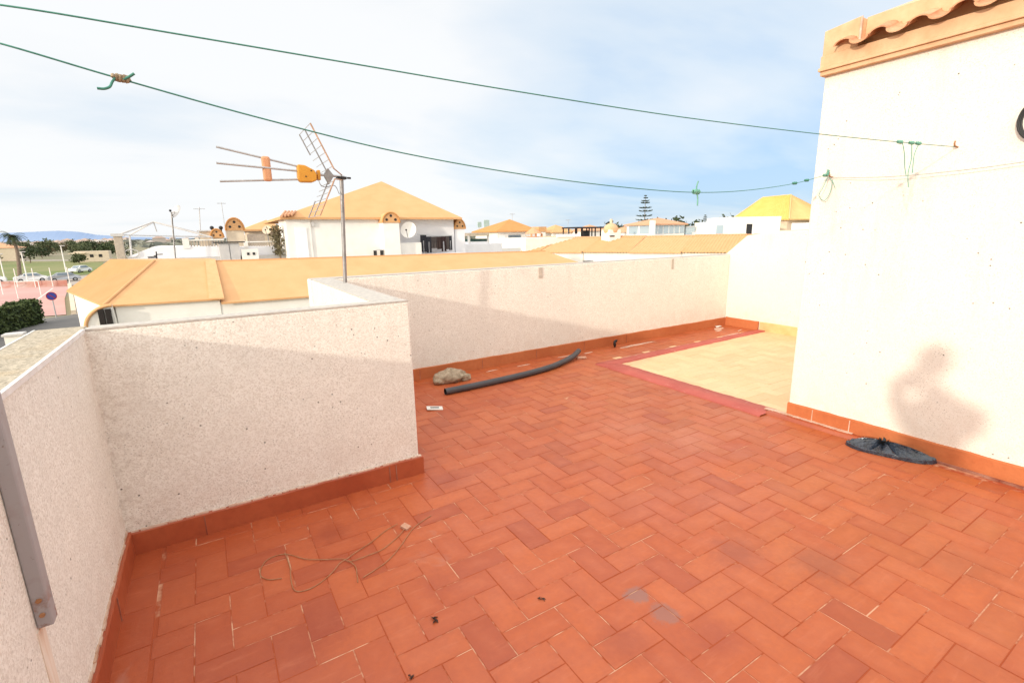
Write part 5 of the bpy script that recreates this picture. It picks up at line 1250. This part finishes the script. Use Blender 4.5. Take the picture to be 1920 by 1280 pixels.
nz = N.new('ShaderNodeTexNoise'); nz.inputs['Scale'].default_value = .75; nz.inputs['Detail'].default_value = 6; nz.inputs['Roughness'].default_value = .5; nz.inputs['Distortion'].default_value = .25
LK.new(mp.outputs[0], nz.inputs['Vector'])
# clearer patch of sky low in the east-north-east
dt = N.new('ShaderNodeVectorMath'); dt.operation = 'DOT_PRODUCT'; LK.new(tc.outputs['Generated'], dt.inputs[0])
cd = Vector((math.sin(R(52)) * math.cos(R(5)), math.cos(R(52)) * math.cos(R(5)), math.sin(R(5)))); dt.inputs[1].default_value = cd
mr = N.new('ShaderNodeMapRange'); LK.new(dt.outputs['Value'], mr.inputs[0]); mr.inputs[1].default_value = .86; mr.inputs[2].default_value = 1.02; mr.inputs[3].default_value = .19; mr.inputs[4].default_value = -.17
cov = mth('ADD', nz.outputs['Fac'], mr.outputs[0])
cr = N.new('ShaderNodeMapRange'); LK.new(cov, cr.inputs[0]); cr.inputs[1].default_value = .36; cr.inputs[2].default_value = .66; cr.inputs[3].default_value = .80; cr.inputs[4].default_value = .97
hz = N.new('ShaderNodeMapRange'); LK.new(sx.outputs[2], hz.inputs[0]); hz.inputs[1].default_value = .38; hz.inputs[2].default_value = .95; hz.inputs[3].default_value = 0.; hz.inputs[4].default_value = .95
ds = N.new('ShaderNodeVectorMath'); ds.operation = 'DOT_PRODUCT'; LK.new(tc.outputs['Generated'], ds.inputs[0]); ds.inputs[1].default_value = -d
gl = N.new('ShaderNodeMapRange'); LK.new(ds.outputs['Value'], gl.inputs[0]); gl.inputs[1].default_value = .3; gl.inputs[2].default_value = 1.; gl.inputs[3].default_value = 0.; gl.inputs[4].default_value = 1.3
cl = N.new('ShaderNodeBackground'); ccol = N.new('ShaderNodeValToRGB'); LK.new(cov, ccol.inputs[0]); ce = ccol.color_ramp.elements
ce[0].position = .34; ce[0].color = (.52, .72, .99, 1); ce[1].position = .62; ce[1].color = (.97, .985, 1, 1); m_ = ce.new(.46); m_.color = (.78, .885, .99, 1)
wm = N.new('ShaderNodeMix'); wm.data_type = 'RGBA'; wf = N.new('ShaderNodeMapRange'); LK.new(ds.outputs['Value'], wf.inputs[0]); wf.inputs[1].default_value = .1; wf.inputs[2].default_value = .9
LK.new(wf.outputs[0], wm.inputs[0]); LK.new(ccol.outputs[0], wm.inputs[6]); wm.inputs[7].default_value = (1, .925, .81, 1); LK.new(wm.outputs[2], cl.inputs[0]); LK.new(mth('ADD', mth('ADD', hz.outputs[0], gl.outputs[0]), 1.02), cl.inputs[1])
mx = N.new('ShaderNodeMixShader'); LK.new(cr.outputs[0], mx.inputs[0]); LK.new(bgn.outputs[0], mx.inputs[1]); LK.new(cl.outputs[0], mx.inputs[2])
LK.new(mx.outputs[0], N['World Output'].inputs[0])
S.view_settings.view_transform = 'Standard'; S.view_settings.look = 'None'; S.view_settings.exposure = 0; S.view_settings.gamma = 1
S.render.engine = 'CYCLES'; S.cycles.max_bounces = 8; S.cycles.diffuse_bounces = 5
S.cycles.use_denoising = True
